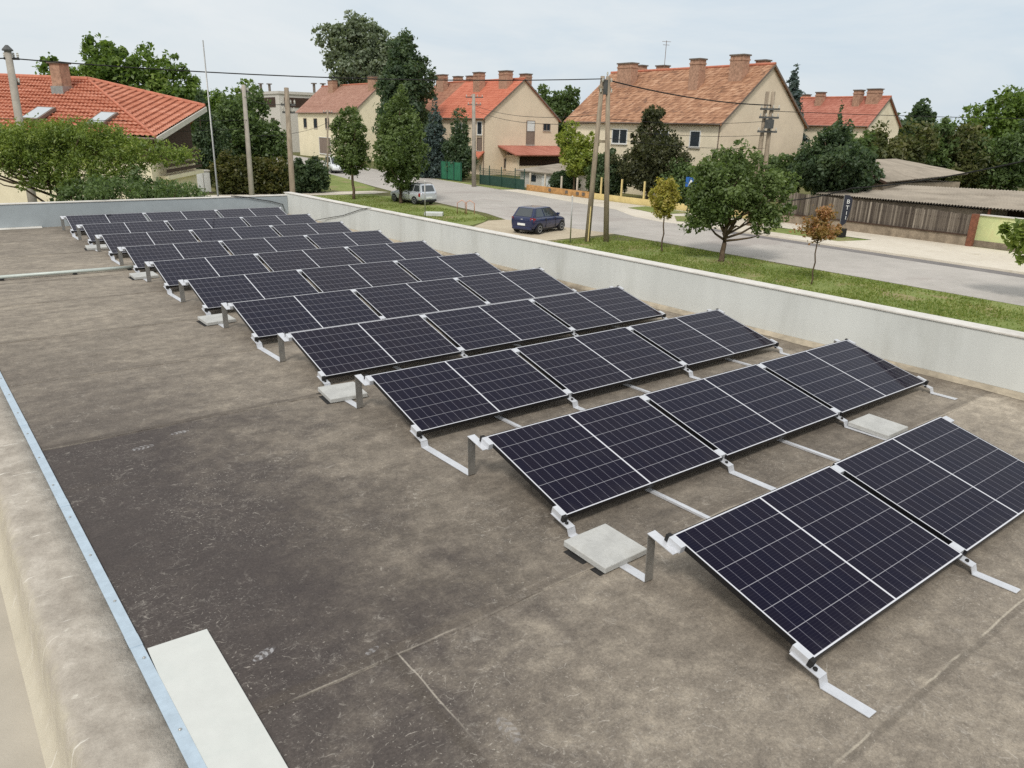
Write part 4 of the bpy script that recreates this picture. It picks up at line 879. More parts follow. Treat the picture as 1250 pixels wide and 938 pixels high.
s_ = MB(); s_.box(56.2, 64.0, 75.6, 77.88, G, -2.0); s_.box(55.9, 56.2, 75.4, 77.88, G, -.72); s_.build('porch_wall', M['peach'], h2)
s_ = MB(); s_.box(56.3, 64.0, 76.6, 77.88, -1.99, -.75); s_.build('porch_opening_shade', M['brown_wood'], h2)  # dark block standing in for the shaded openings below the porch roof
s_ = MB(); s_.slab([(51.5, 77.95, -1.2), (51.5, 80.4, -1.2), (52.58, 80.4, -.3), (52.58, 77.95, -.3)], .1); s_.build('awning', M['tile_red'], h2)
gable_house('house', 'cream house with faded pinkish tile roof half hidden by street trees', 51.6, 61.6, 112.6, 135.6, 4.45, 8.75, 'cream2', 'tile_faded',
    [(55.5, 128.6, .9, 2.0, 9.6), (55.6, 113.6, .9, 1.6, 9.75)],
    [(127, 128.5, 1.6, 3.2, 1, 'gutterpipe'), (122, 123.6, 1.6, 3.3, 2, 'gutterpipe'), (117, 118.5, 1.6, 3.2, 2), (131.6, 133, 1.6, 3.2, 1, 'gutterpipe'), (121.8, 126.6, -2.6, .2, 1, 'sash', 'shutter')], [])
gable_house('house', 'far cream gabled house with rust-red roof on the right skyline', 83.8, 91.0, 45.6, 60, 4.1, 7.1, 'cream', 'tile_rust',
    [(86.5, 48.9, .8, .9, 7.9), (86.8, 47.1, .8, 1.5, 8.0), (86.6, 53.9, .8, .9, 7.75), (88.2, 57, .8, 1, 7.6)],
    [(50.2, 51.2, 1.9, 3.1, 1), (47.4, 48.4, 1.9, 3.1, 1), (54, 55, 1.9, 3.1, 1), (57, 58, 1.9, 3.1, 1)], [])
fb = thing('apartment_block', 'pale flat-roofed block with brown band behind the faded-roof house', 'building', (60, 160, G))
s_ = MB(); s_.box(53, 70, 148, 172, G, 7.6); s_.box(52.8, 70.2, 147.8, 172.2, 7.6, 8.1); s_.build('wall', M['bargeboard'], fb)
s_ = MB(); s_.box(52.9, 52.997, 150, 171, 5.2, 7.0); s_.box(54, 69, 147.9, 147.997, 5.2, 7.0); s_.build('cladding', M['brown_wood'], fb)
for y in (151, 157, 163):
    window(fb, 'x', y, y + 2, 1.5, 3.2, 53, 2, 'gutterpipe')
for x, y in ((56, 166), (57.5, 165), (62, 152), (63.5, 151)):
    s_ = MB(); s_.tube([(x, y, 8.1), (x, y, 9.9)], .28, 8); s_.box(x - .45, x + .45, y - .45, y + .45, 9.9, 10.1); s_.build('roof_vent', M['cap'], fb)

# the red-tiled bungalow beyond the far parapet
R0, R1, RB, RA, RE = Vector((-.5, 56.07, 4.69)), Vector((4.83, 49.21, 4.51)), Vector((5.79, 39.21, 1.68)), Vector((10.15, 45.9, 3.24)), Vector((-2.69, 51.09, 1.68))
ax = (R0 - R1).normalized(); R0 = R0 + ax * 7; RE = RE + ax * 7
lh = thing('bungalow', 'bungalow with bright orange-red tiled hip roof beyond the far parapet', 'house', (4, 48, G))
def tile_grid(P00, P10, P11, P01, tu=.31, tv=.58):
    """wavy courses of pan tiles laid on a four-cornered slope: P00-P10 top edge, P01-P11 eave"""
    mb = MB(); Lu = max((P10 - P00).length, (P11 - P01).length); Lv = max((P01 - P00).length, (P11 - P10).length)
    nu = max(2, int(Lu / tu)) * 4; nc = max(2, int(Lv / tv)); nrm = (P10 - P00).cross(P01 - P00)
    if nrm.length < 1e-4: nrm = (P11 - P00).cross(P01 - P00)
    nrm.normalize(); nrm = nrm if nrm.z > 0 else -nrm
    rows = []
    for c in range(nc):
        rows += [(c / nc, 0.0), ((c + 1) / nc, .095)]
    for v, lift in rows:
        for i in range(nu + 1):
            u = i / nu; p = P00.lerp(P10, u).lerp(P01.lerp(P11, u), v)
            wv = .030 * (math.sin(2 * math.pi * i / 4 + .6)) + .008 * math.sin(i * 1.7 + v * 40)
            mb.v.append(tuple(p + nrm * (lift + wv)))
    for r in range(len(rows) - 1):
        for i in range(nu):
            a = r * (nu + 1) + i; mb.f.append((a, a + 1, a + nu + 2, a + nu + 1))
    return mb
rf = tile_grid(R0, R1, RB, RE).build('roof', M['tile_new'], lh, fix=False)
tile_grid(R1, R1 + (RA - R1) * .001, RA, RB).build('hip_end', M['tile_new'], rf, fix=False)
back = Vector((9.5, 9.0, -2.6))
s_ = MB(); s_.slab([R0, R0 + Vector((7.5, 6.5, -2.8)), RA + Vector((-.2, 5.0, -1.5)), RA, R1], .12); s_.build('rear_slope', M['tile_new'], rf)
s_ = MB(); s_.tube([R0 + Vector((0, 0, .05)), R1 + Vector((0, 0, .05))], .13, 8); s_.tube([R1 + Vector((0, 0, .05)), RA + Vector((0, 0, .06))], .13, 8); s_.tube([R1 + Vector((0, 0, .03)), RB + Vector((0, 0, .03))], .07, 8)
s_.build('ridge', M['ridge'], rf)
ab = (RA - RB).normalized(); side_ = Vector((ab.y, -ab.x, 0)).normalized()
s_ = MB()
for z0_, z1_ in ((-.24, .02),):
    s_.hexa([RB + side_ * .02 + Vector((0, 0, z0_)), RB + side_ * .10 + Vector((0, 0, z0_)), RA + side_ * .10 + Vector((0, 0, z0_)), RA + side_ * .02 + Vector((0, 0, z0_)),
             RB + side_ * .02 + Vector((0, 0, z1_)), RB + side_ * .10 + Vector((0, 0, z1_)), RA + side_ * .10 + Vector((0, 0, z1_)), RA + side_ * .02 + Vector((0, 0, z1_))])
s_.build('bargeboard', M['bargeboard'], rf)
be = (RE - RB).normalized(); fr_ = Vector((-be.y, be.x, 0)).normalized(); fr_ = fr_ if fr_.y < 0 else -fr_
s_ = MB(); s_.tube([RB + fr_ * .06 - Vector((0, 0, .08)), RE + fr_ * .06 - Vector((0, 0, .08))], .07, 6); s_.build('gutter', M['gutterpipe'], rf)
F1 = RB - fr_ * .7 - side_ * .9; F2 = RA - side_ * .9; F4 = RE - fr_ * .7; F3 = F2 + (F4 - F1)
for q_ in (F1, F2, F3, F4): q_.z = 0
def wall_quad(P, ztops, zb):
    mb = MB(); n = len(P); mb.add([(p.x, p.y, zb) for p in P] + [(p.x, p.y, z) for p, z in zip(P, ztops)], [tuple(range(n, 2 * n))] + [(i, (i + 1) % n, n + (i + 1) % n, n + i) for i in range(n)]); return mb
wall_quad([F1, F2, F3, F4], [.45, .45, .45, .45], G).build('wall', M['cream2'], lh)
In = [p + ((F1 + F3) / 2 - p) * .004 for p in (F1, F2, F3, F4)]
wall_quad(In, [1.70, 2.98, 1.9, 1.70], .452).build('gable_boarding', M['brown_wood'], lh)
d12 = (F2 - F1).normalized()
s_ = MB()
for z in (-.1, .18, .46, .74):
    a, b_ = F1 + d12 * 1.0 + side_ * .40, F2 - d12 * .2 + side_ * .40; s_.hexa([a + Vector((0, 0, z)), a + side_ * .04 + Vector((0, 0, z)), b_ + side_ * .04 + Vector((0, 0, z)), b_ + Vector((0, 0, z)), a + Vector((0, 0, z + .17)), a + side_ * .04 + Vector((0, 0, z + .17)), b_ + side_ * .04 + Vector((0, 0, z + .17)), b_ + Vector((0, 0, z + .17))])
s_.build('balcony_railing', M['brown_wood'], lh)
s_ = MB(); s_.hexa([F1 + d12 - Vector((0, 0, .45)), F1 + d12 + side_ * .45 - Vector((0, 0, .45)), F2 + side_ * .45 - Vector((0, 0, .45)), F2 - Vector((0, 0, .45)), F1 + d12 - Vector((0, 0, .25)), F1 + d12 + side_ * .45 - Vector((0, 0, .25)), F2 + side_ * .45 - Vector((0, 0, .25)), F2 - Vector((0, 0, .25))]); s_.build('balcony', M['cream2'], lh)
nrmF = (R1 - R0).cross(RB - R1).normalized(); nrmF = nrmF if nrmF.z > 0 else -nrmF
dn_ = (nrmF.cross((R1 - R0))).normalized(); dn_ = dn_ if dn_.z < 0 else -dn_
def skylight(u, v, w_, h_):
    c = R1 + (R0 - R1).normalized() * u + dn_ * v; uu = (R1 - R0).normalized()
    q = lambda a, b, n: c + uu * a + dn_ * b + nrmF * n
    s_ = MB(); s_.hexa([q(0, 0, .0), q(w_, 0, .0), q(w_, h_, .0), q(0, h_, .0), q(0, 0, .16), q(w_, 0, .16), q(w_, h_, .16), q(0, h_, .16)]); o = s_.build('skylight', M['gutterpipe'], rf)
    s_ = MB(); s_.hexa([q(.1, .1, .15), q(w_ - .1, .1, .15), q(w_ - .1, h_ - .1, .15), q(.1, h_ - .1, .15), q(.1, .1, .175), q(w_ - .1, .1, .175), q(w_ - .1, h_ - .1, .175), q(.1, h_ - .1, .175)]); s_.build('pane', M['skylight_glass'], o)
M['skylight_glass'] = pmat('skylight_glass', lin((206, 210, 212)), .08, .5, .02, 1, .9)  # near-white base colour paints the reflected sky into the skylight panes
skylight(.3, 3.75, 1.15, 1.4); skylight(-3.9, 3.95, 1.05, 1.4)
c_ = R1 + (R0 - R1).normalized() * .6 + dn_ * 1.45
s_ = MB(); s_.obox(c_, R1 - R0, fr_, .33, .33, c_.z - .8, 5.25); s_.build('chimney', M['brickc'], rf)
s_ = MB(); s_.obox(c_, R1 - R0, fr_, .42, .42, 5.252, 5.36); s_.build('chimney_cap', M['cap'], rf)
s_ = MB(); s_.obox(c_, R1 - R0, fr_, .40, .40, c_.z - .35, c_.z + .22); s_.build('chimney_flashing', M['alu_dull'], rf)
cb = thing('utility_cabinet', 'white utility cabinet standing right of the bungalow by the hedge', 'cabinet', (14.4, 63.9, G))
s_ = MB(); s_.box(13.85, 14.95, 63.5, 64.2, G + .12, G + 1.75); s_.build('body', M['sash'], cb, bevel=.02)
s_ = MB(); s_.box(13.75, 15.05, 63.4, 64.3, G, G + .118); s_.build('plinth', M['cap'], cb)
s_ = MB(); s_.box(13.80, 15.0, 63.45, 64.25, G + 1.752, G + 1.84); s_.build('lid', M['bargeboard'], cb)
s_ = MB(); s_.box(14.39, 14.41, 63.47, 63.498, G + .25, G + 1.65); s_.build('door_gap', M['cap'], cb)

# ------------------------------------------------------------------ fences, walls and sheds on the far side of the street
M['plank'] = None
def plank_mat():
    m, t, b = newmat('weathered_planks'); o = t.obj(); X, Y, Z = t.xyz(o)
    pid = t.m('FLOOR', t.m('DIVIDE', t.m('SUBTRACT', Y, 16.75), .118)); rnd = t.n('ShaderNodeTexWhiteNoise', {'Vector': t.n('ShaderNodeCombineXYZ', {0: pid}).outputs[0]}, noise_dimensions='3D').outputs[0]
    g_ = t.noise(t.mapv(o, (1, 9, .7)), 2.2, 6, .65, .5)
    c = t.ramp(t.m('ADD', t.m('MULTIPLY', rnd, .5), t.m('MULTIPLY', g_, .5)), [(.2, lin((70, 62, 56))), (.45, lin((102, 93, 84))), (.68, lin((134, 124, 112))), (.85, lin((176, 165, 150)))])
    t.set(b.inputs['Base Color'], c); b.inputs['Roughness'].default_value = .95; b.inputs['Specular IOR Level'].default_value = .2; return m
M['plank'] = plank_mat()
M['footing'] = pmat('stained_concrete_base', lin((150, 136, 118)), .95, 0, .14, 2, .2, .3, 30, (lin((92, 82, 70)), .7), 1.2)
M['rust'] = pmat('rusty_post', lin((128, 82, 62)), .9, .1, .18, 5)
M['yellowgreen'] = pmat('faded_yellow_green_render', lin((206, 214, 156)), .9, 0, .05, 1, .2, .1, 30, (lin((214, 200, 150)), .6), 1.0)
M['yellowwall'] = pmat('yellow_render', lin((224, 202, 142)), .9, 0, .06, 1, .2, .1, 30, (lin((198, 170, 118)), .5), .8)
M['orangewall'] = pmat('orange_block_wall', lin((196, 150, 98)), .9, 0, .18, 1.6, .2, .2, 20, (lin((120, 92, 66)), .6), 1.2)
M['greenfence'] = pmat('dark_green_fence', lin((40, 72, 62)), .7, 0, .1, 2)
M['greenmesh'] = pmat('bright_green_screen', lin((40, 108, 78)), .8, 0, .12, 2)
fn = thing('plank_fence', 'weathered grey plank fence on a concrete base', 'fence', (43.6, 23, G))
s_ = MB(); y = 16.75; i = 0
while y < 29.0:
    hgt = -1.42 + .028 * (y - 16.7) + random.uniform(-.05, .03); wv = random.uniform(-.012, .012)
    s_.box(43.50 + wv, 43.525 + wv, y, y + .104 + random.uniform(-.018, .004), G + .62, hgt); y += .118; i += 1
s_.build('planks', M['plank'], fn)
s_ = MB(); s_.box(43.44, 43.66, 16.75, 29.1, G, G + .60); s_.build('footing', M['footing'], fn)
s_ = MB(); s_.box(43.53, 43.58, 16.75, 29.1, G + .75, G + .84); s_.box(43.53, 43.58, 16.75, 29.1, G + 1.45, G + 1.54); s_.build('rail', M['brown_wood'], fn)
s_ = MB(); s_.box(43.38, 43.495, 16.78, 29.05, G + .605, G + .68); s_.build('ledger', M['brown_wood'], fn)
s_ = MB(); s_.box(43.38, 43.72, 16.42, 16.72, G, -1.36); s_.build('end_post', M['rust'], fn)
yw_ = thing('garden_wall', 'faded yellow-green garden wall beside the rusty fence post', 'wall', (44.2, 12, G))
s_ = MB(); s_.box(44.1, 44.35, 6, 16.6, G, -1.46); s_.build('wall', M['yellowgreen'], yw_)
s_ = MB(); s_.box(44.02, 44.43, 6, 16.6, -1.457, -1.40); s_.build('coping', M['coping'], yw_)
s_ = MB(); s_.box(44.05, 44.095, 6, 16.6, G, G + .35); s_.build('plinth', M['footing'], yw_)
def corr(name, P00, P10, P11, P01, m, par, pitch=.18, amp=.028):
    """corrugated sheet roof; waves run from edge P00-P10 down to P01-P11"""
    P00, P10, P11, P01 = map(Vector, (P00, P10, P11, P01)); n = int((P10 - P00).length / pitch) * 4; nv = 6
    nr = (P10 - P00).cross(P01 - P00).normalized(); nr = nr if nr.z > 0 else -nr; mb = MB()
    for lay in (0, -.05):
        base = len(mb.v)
        for j in range(nv + 1):
            for i in range(n + 1):
                p = P00.lerp(P10, i / n).lerp(P01.lerp(P11, i / n), j / nv); mb.v.append(tuple(p + nr * (amp * math.cos(math.pi * i / 2) + lay + (.02 if j in (2, 4) else 0))))
        for j in range(nv):
            for i in range(n):
                a = base + j * (n + 1) + i; mb.f.append((a, a + 1, a + n + 2, a + n + 1))
    return mb.build(name, m, par, fix=False)
M['asbestos'] = pmat('old_fibre_cement', lin((158, 148, 134)), .92, 0, .10, 1, .2, .1, 30, (lin((104, 94, 82)), .75), .7, (1, .35, 1))
sa = thing('shed', 'shed with big pale corrugated roof behind the plank fence', 'shed', (52, 24, G))
corr('roof', (47, 27.3, 1.0), (57, 28.4, 1.05), (57, 22.9, .28), (47, 23.8, -.18), M['asbestos'], sa)
s_ = MB(); s_.prism([(47.3, 24.1), (56.7, 23.2), (56.7, 28), (47.3, 26.9)], G, -.32); s_.build('wall', M['footing'], sa)
s_ = MB(); s_.slab([(46.98, 23.75, -.16), (46.98, 27.35, 1.0), (46.98, 27.35, .84), (46.98, 23.75, -.32)], .05); s_.build('fascia', M['brown_wood'], sa)
sb = thing('shed', 'low lean-to shed with stained corrugated roof right behind the plank fence', 'shed', (47, 20, G))
corr('roof', (49.4, 27.4, -.50), (49.2, 12.6, -.15), (44.75, 13.0, -1.02), (44.9, 27.4, -1.14), M['asbestos'], sb)
s_ = MB(); s_.box(45.2, 49.1, 16.9, 27.2, G, -1.24); s_.build('wall', M['footing'], sb)
s_ = MB(); s_.box(48.9, 49.1, 13, 16.9, G, -.32); s_.build('back_wall', M['brown_wood'], sb)
for y in (13.4, 16.4):
    s_ = MB(); s_.box(44.95, 45.07, y, y + .12, G, -1.12); s_.build('post', M['rust'], sb)
# low garden walls of the two houses
ow = thing('garden_wall', 'low orange block garden wall with concrete fence posts', 'wall', (43.2, 51, G))
s_ = MB(); s_.box(43.1, 43.3, 47.6, 57.2, G, G + .55); s_.build('wall', M['orangewall'], ow)
for y in (48.2, 50.1, 52.3, 54.7, 57):
    s_ = MB(); s_.box(43.32, 43.44, y - .06, y + .06, G, -1.55); s_.build('post', M['concrete'], ow)
for y in (48.9, 49.7, 51.2, 53.6):
    s_ = MB(); s_.box(43.06, 43.096, y - .18, y + .18, G + .18, G + .44); s_.build('opening', M['cap'], ow)
ywl = thing('garden_wall', 'low yellow rendered garden wall with slim pale posts', 'wall', (43.2, 42, G))
s_ = MB(); s_.box(43.1, 43.3, 29.3, 47.5, G, G + .50); s_.build('wall', M['yellowwall'], ywl)
for y in (31, 33.2, 36.6, 39.1, 41.7, 44.3, 46.8):
    s_ = MB(); s_.box(43.16, 43.27, y - .06, y + .06, G + .503, -1.3); s_.build('post', M['yellowwall'], ywl)
gf = thing('garden_fence', 'dark green mesh fence on posts before the red-roofed gable house', 'fence', (43, 61, G))
s_ = MB(); s_.box(43.0, 43.03, 57.4, 65, G + .05, G + 1.0); s_.build('screen', M['greenfence'], gf)
s_ = MB(); nst = 56
for i in range(nst + 1):
    y = 57.4 + 7.6 * i / nst; s_.box(43.0, 43.02, y - .008, y + .008, G + 1.0, -1.55)
for z in (-2.0, -1.8, -1.56): s_.box(42.995, 43.025, 57.4, 65, z, z + .025)
s_.build('bars', M['greenfence'], gf)
for y in (57.4, 58.9, 61.2, 63.3, 65):
    s_ = MB(); s_.box(42.93, 42.99, y - .04, y + .04, G, -1.2); s_.build('post', M['greenfence'], gf)
gm = thing('garden_fence', 'bright green screened fence beside the thuja', 'fence', (43, 70, G))
s_ = MB(); s_.box(43.0, 43.03, 68.6, 72.9, G + .1, -1.2); s_.build('screen', M['greenmesh'], gm)
for y in (68.7, 70.1, 71.5, 72.8):
    s_ = MB(); s_.box(42.93, 42.997, y - .04, y + .04, G, -1.05); s_.build('post', M['greenfence'], gm)
gs = thing('garage', 'small grey-roofed garage behind the orange wall', 'garage', (47, 57, G))
s_ = MB(); s_.box(45.4, 50.4, 54.6, 61.2, G, -1.55); s_.build('wall', M['bargeboard'], gs)
s_ = MB(); s_.slab([(45.0, 54.2, -1.52), (50.8, 54.2, -.95), (50.8, 61.6, -.95), (45.0, 61.6, -1.52)], .12); s_.build('roof', M['asbestos'], gs)
s_ = MB(); s_.box(45.34, 45.397, 55.2, 57.6, G + .02, -1.9); s_.build('door', M['sash'], gs)
s_ = MB(); s_.box(45.34, 45.397, 58.6, 59.6, -2.5, -1.9); s_.build('window', M['glass'], gs)

# ------------------------------------------------------------------ poles, signs, cables
M['oldwood'] = pmat('grey_pole_wood', lin((152, 138, 120)), .95, 0, .14, 3, .2, .3, 30, (lin((84, 72, 62)), .5), .8, (3, 3, .5))
M['polecon'] = pmat('pole_concrete', lin((164, 156, 144)), .92, 0, .08, 2, .2, .2, 30, (lin((120, 112, 102)), .4), .8)
M['steel'] = pmat('dark_pole_steel', lin((92, 92, 90)), .6, .4, .1, 4)
M['porcelain'] = pmat('porcelain', lin((196, 192, 182)), .3, 0, .03, 4)
def insul(mb, p):
    mb.lathe([(.02, 0), (.05, .03), (.03, .06), (.055, .09), (.03, .13), (.045, .16), (.01, .19)], 'z', p, 8)
def pole(label, base, top, r0, r1, mat, arms=(), cat='utility pole', name='utility_pole'):
    root = thing(name, label, cat, (base[0], base[1], G))
    s_ = MB(); s_.tube([(*base, G - .1), (base[0] * .5 + top[0] * .5, base[1] * .5 + top[1] * .5, (G + top[2]) / 2), top], [r0, (r0 + r1) / 2, r1], 10); s_.build('shaft', M[mat], root, smooth=True)
    for (z, half, dx, dy) in arms:
        f = (z - G) / (top[2] - G); c = Vector((base[0] + (top[0] - base[0]) * f, base[1] + (top[1] - base[1]) * f, z)); d = Vector((dx, dy, 0)).normalized()
        s_ = MB(); s_.obox(c + Vector((-d.y, d.x, 0)) * (r1 + .04), d, (-d.y, d.x, 0), half, .04, z - .045, z + .045); a_ = s_.build('crossarm', M['steel'], root)
        for q in (-.9, -.35, .35, .9):
            p = c + Vector((-d.y, d.x, 0)) * (r1 + .04) + d * half * q; s_ = MB(); insul(s_, (p.x, p.y, z + .046)); s_.build('insulator', M['porcelain'], a_)
    return root
ap = thing('utility_pole', 'leaning pair of wooden poles forming an A-frame on the near verge', 'utility pole', (25, 27.9, G))
for a, b_ in (((24.55, 28.2), (24.96, 28.2)), ((25.45, 27.65), (25.10, 27.95))):
    s_ = MB(); s_.tube([(*a, G - .1), ((a[0] + b_[0]) / 2, (a[1] + b_[1]) / 2, 1), (*b_, 5.18)], [.155, .135, .11], 10); s_.build('shaft', M['oldwood'], ap, smooth=True)
for hf_, z_ in ((.32, 4.55), (.40, 1.95)):
    s_ = MB(); s_.obox((25.02, 28.06, 0), (.87, -.5, 0), (.5, .87, 0), hf_, .06, z_, z_ + .14); s_.build('brace', M['oldwood'], ap)
for p in ((24.8, 28.0, 4.9), (25.2, 27.8, 4.9), (24.8, 28.1, 4.4), (25.25, 27.8, 4.4), (25.0, 27.9, 5.2)):
    s_ = MB(); insul(s_, p); s_.build('insulator', M['porcelain'], ap)
s_ = MB(); s_.box(24.86, 25.2, 27.86, 28.0, 4.3, 5.0); s_.build('bracket', M['steel'], ap)
s_ = MB(); s_.tube([(24.47, 28.05, G), (24.55, 28.07, G + 1.9)], .03, 6); s_.build('cable_guard', M['yellowwall'], ap)
pole('wooden street pole with a small bracket rising behind the far parapet corner', (10.75, 34.8), (11.25, 35.9, 4.12), .15, .11, 'oldwood', [(3.35, .35, .8, -.6), (3.0, .3, .8, -.6)])
pole('pale concrete pole standing in front of the green tree by the hedge', (11.65, 43.6), (12.5, 45.9, 4.55), .17, .11, 'polecon', [(4.2, .22, .8, -.6)])
lp = pole('grey concrete pole with a metal cap in front of the bungalow roof', (-.15, 35.4), (.12, 37.1, 5.0), .19, .13, 'polecon', [(4.72, .30, .8, -.6), (3.75, .16, .8, -.6)])
s_ = MB(); s_.lathe([(.20, 0), (.20, .05), (.05, .22)], 'z', (.12, 37.1, 5.0), 10); s_.build('cap', M['steel'], lp)
pole('concrete lattice pole beside the red-roofed gable house', (40.5, 62.5), (40.5, 62.7, 5.6), .24, .15, 'polecon', [(5.3, .9, .6, -.8), (4.6, .7, .6, -.8)])
pole('dark slim pole in front of the faded-roof house', (31.0, 76.8), (32.2, 78.6, 3.85), .11, .08, 'oldwood', [(3.6, .5, .8, -.6)])
dp = thing('utility_pole', 'concrete double pole with crossarms before the blank gable', 'utility pole', (40, 28.6, G))
for dx in (-.16, .16):
    s_ = MB(); s_.tube([(40 + dx * 1.6, 28.55 - dx * 1.6, G), (40 + dx, 28.6 - dx, 1), (40 + dx * .8, 28.65 - dx * .8, 5.15)], [.17, .15, .12], 10); s_.build('shaft', M['oldwood'], dp, smooth=True)
for z in (4.05, 3.55, 2.7):
    s_ = MB(); s_.obox((39.9, 28.45, 0), (.8, -.6, 0), (.6, .8, 0), .62, .06, z, z + .12); a_ = s_.build('crossarm', M['steel'], dp)
    for q in (-.55, -.2, .2, .55):
        s_ = MB(); insul(s_, (39.9 + .8 * q, 28.45 - .6 * q, z + .121)); s_.build('insulator', M['porcelain'], a_)
s_ = MB(); s_.box(39.55, 40.0, 28.1, 28.45, 2.95, 3.5); s_.build('switch_box', M['steel'], dp)

def cable(label, pts, r, sag=0, group=None):
    P = [Vector(p) for p in pts]; out = []
    for a, b in zip(P[:-1], P[1:]):
        n = 14
        for i in range(n): out.append(a.lerp(b, i / n) - Vector((0, 0, sag * 4 * (i / n) * (1 - i / n))))
    out.append(P[-1]); s_ = MB(); s_.tube(out, r, 5)
    return tag(s_.build('overhead_cable', M['black_rubber'], smooth=True), label, 'cable', group)
cable('thick black cable from the capped concrete pole to the A-frame pole', [(-12, 40, 5.0), (.1, 37, 4.72), (24.95, 28.05, 5.05)], .025, .35)
cable('thick black cable from the A-frame pole to the concrete double pole', [(25.05, 27.95, 5.0), (40.0, 28.5, 4.35)], .035, .25)
cable('heavy black service cable drooping over the shed roofs to the right edge', [(34.2, 24.4, -1.0), (32.44, 18.05, .22), (26.5, 7.2, 2.5)], .030, .22)
for i, (z0, z1, nm) in enumerate(((2.9, 3.35, 'upper'), (2.45, 2.95, 'lower'))):
    cable(f'{nm} thin wire from the lattice pole to the A-frame pole', [(40.5, 62.3, z0 + 1.6), (25, 28.2, z1)], .016, .5)
for i, (z, nm) in enumerate(((3.15, 'uppermost'), (2.65, 'middle'), (2.2, 'lowest'))):
    cable(f'{nm} of three thin wires between the A-frame pole and the double pole', [(25.1, 27.8, z), (39.9, 28.5, z + .25 - .35 * i)], .013, .2)
cable('pale-lit wire running from the double pole over the garden trees', [(40.1, 28.4, 4.0), (62, 3, 4.3)], .018, .25)
for nm, a, b in (('upper', (-14, 34, 2.75), (12.3, 45.2, 2.6)), ('lower', (-14, 33, 2.0), (12.3, 45.2, 2.1))):
    cable(f'{nm} thin wire crossing in front of the bungalow roof', [a, b], .014, .3)
cable('thin wire from the pale concrete pole along the street to the slim dark pole', [(12.4, 45.6, 1.7), (32.0, 78.3, 2.6)], .016, .4)
cable('thin wire from the wooden street pole to the pale concrete pole', [(11.2, 35.8, 3.4), (12.4, 45.6, 3.9)], .014, .2)

def sign_post(label, x, y, top, plate=None):
    root = thing('sign_post', label, 'sign post', (x, y, G)); s_ = MB(); s_.tube([(x, y, G), (x, y, top)], .035, 8); s_.build('post', M['alu_dull'], root, smooth=True)
    s_ = MB(); s_.lathe([(.045, 0), (.045, .04), (.01, .06)], 'z', (x, y, top), 8); s_.build('cap', M['sash'], root); return root
sign_post('bare grey metal post on the verge left of the A-frame pole', 23.45, 28.35, -.78)
sign_post('bare grey metal post in the grass before the silver estate car', 21.8, 40.7, -.82)
bs = sign_post('square blue street sign with white pictogram beyond the road', 38.9, 33.4, -.35)
s_ = MB(); s_.obox((38.85, 33.32, 0), (.64, -.77, 0), (.77, .64, 0), .36, .012, -1.0, -.34); s_.build('sign_plate', pmat('sign_blue', lin((40, 96, 170)), .4, 0, .03, 3), bs)
s_ = MB(); s_.add([(38.84 + .64 * a - .02, 33.305 - .77 * a - .016, z) for a, z in ((-.2, -.92), (.2, -.92), (0, -.44))], [(0, 1, 2)]); s_.build('pictogram', M['sash'], bs, fix=False)
# black feather banner with white lettering
bn = thing('feather_banner', 'black feather banner with white letters in front of the plank fence', 'banner', (40.3, 22.5, G))
dv = Vector((.63, -.78, 0)); b0 = Vector((40.3, 22.45, 0))
out = [(.0, G + .55), (.30, G + .85), (.46, -1.5), (.48, -.95), (.30, -.72), (.0, -.70)]
s_ = MB(); s_.slab([(b0.x + dv.x * a - .25 * dv.x, b0.y + dv.y * a - .25 * dv.y, z) for a, z in out], .012); s_.build('flag', pmat('black_flag_cloth', lin((40, 42, 52)), .8, 0, .1, 3), bn)
s_ = MB(); s_.tube([(b0.x - .27 * dv.x, b0.y - .27 * dv.y, G), (b0.x - .26 * dv.x, b0.y - .26 * dv.y, -.68)], .018, 6); s_.build('pole', M['alu_dull'], bn)
def lettering(body, size, loc, right, upv, m, parent):
    cu = bpy.data.curves.new('lettering', 'FONT'); cu.body = body; cu.size = size; cu.extrude = .004; cu.align_x = 'CENTER'
    o = bpy.data.objects.new('lettering', cu); COL.objects.link(o); dg = bpy.context.evaluated_depsgraph_get(); me = bpy.data.meshes.new_from_object(o.evaluated_get(dg)); bpy.data.objects.remove(o)
    o = bpy.data.objects.new('lettering', me); COL.objects.link(o); me.materials.append(m)
    rr, uu = Vector(right).normalized(), Vector(upv).normalized(); nn = rr.cross(uu); mm = Matrix((rr, uu, nn)).transposed().to_4x4(); mm.translation = Vector(loc)
    me.transform(mm); o.parent = parent; o.location = -parent.location; return o
nb = Vector((dv.y, -dv.x, 0)); nb = nb if nb.x < 0 else -nb
for ch, z in (('B', -1.20), ('T', -1.55), ('I', -1.86), ('I', -2.14)):
    p = b0 + nb * .02; lettering(ch, .34 if ch in 'BT' else .30, (p.x, p.y, z), dv, (0, 0, 1), M['sash'], bn)
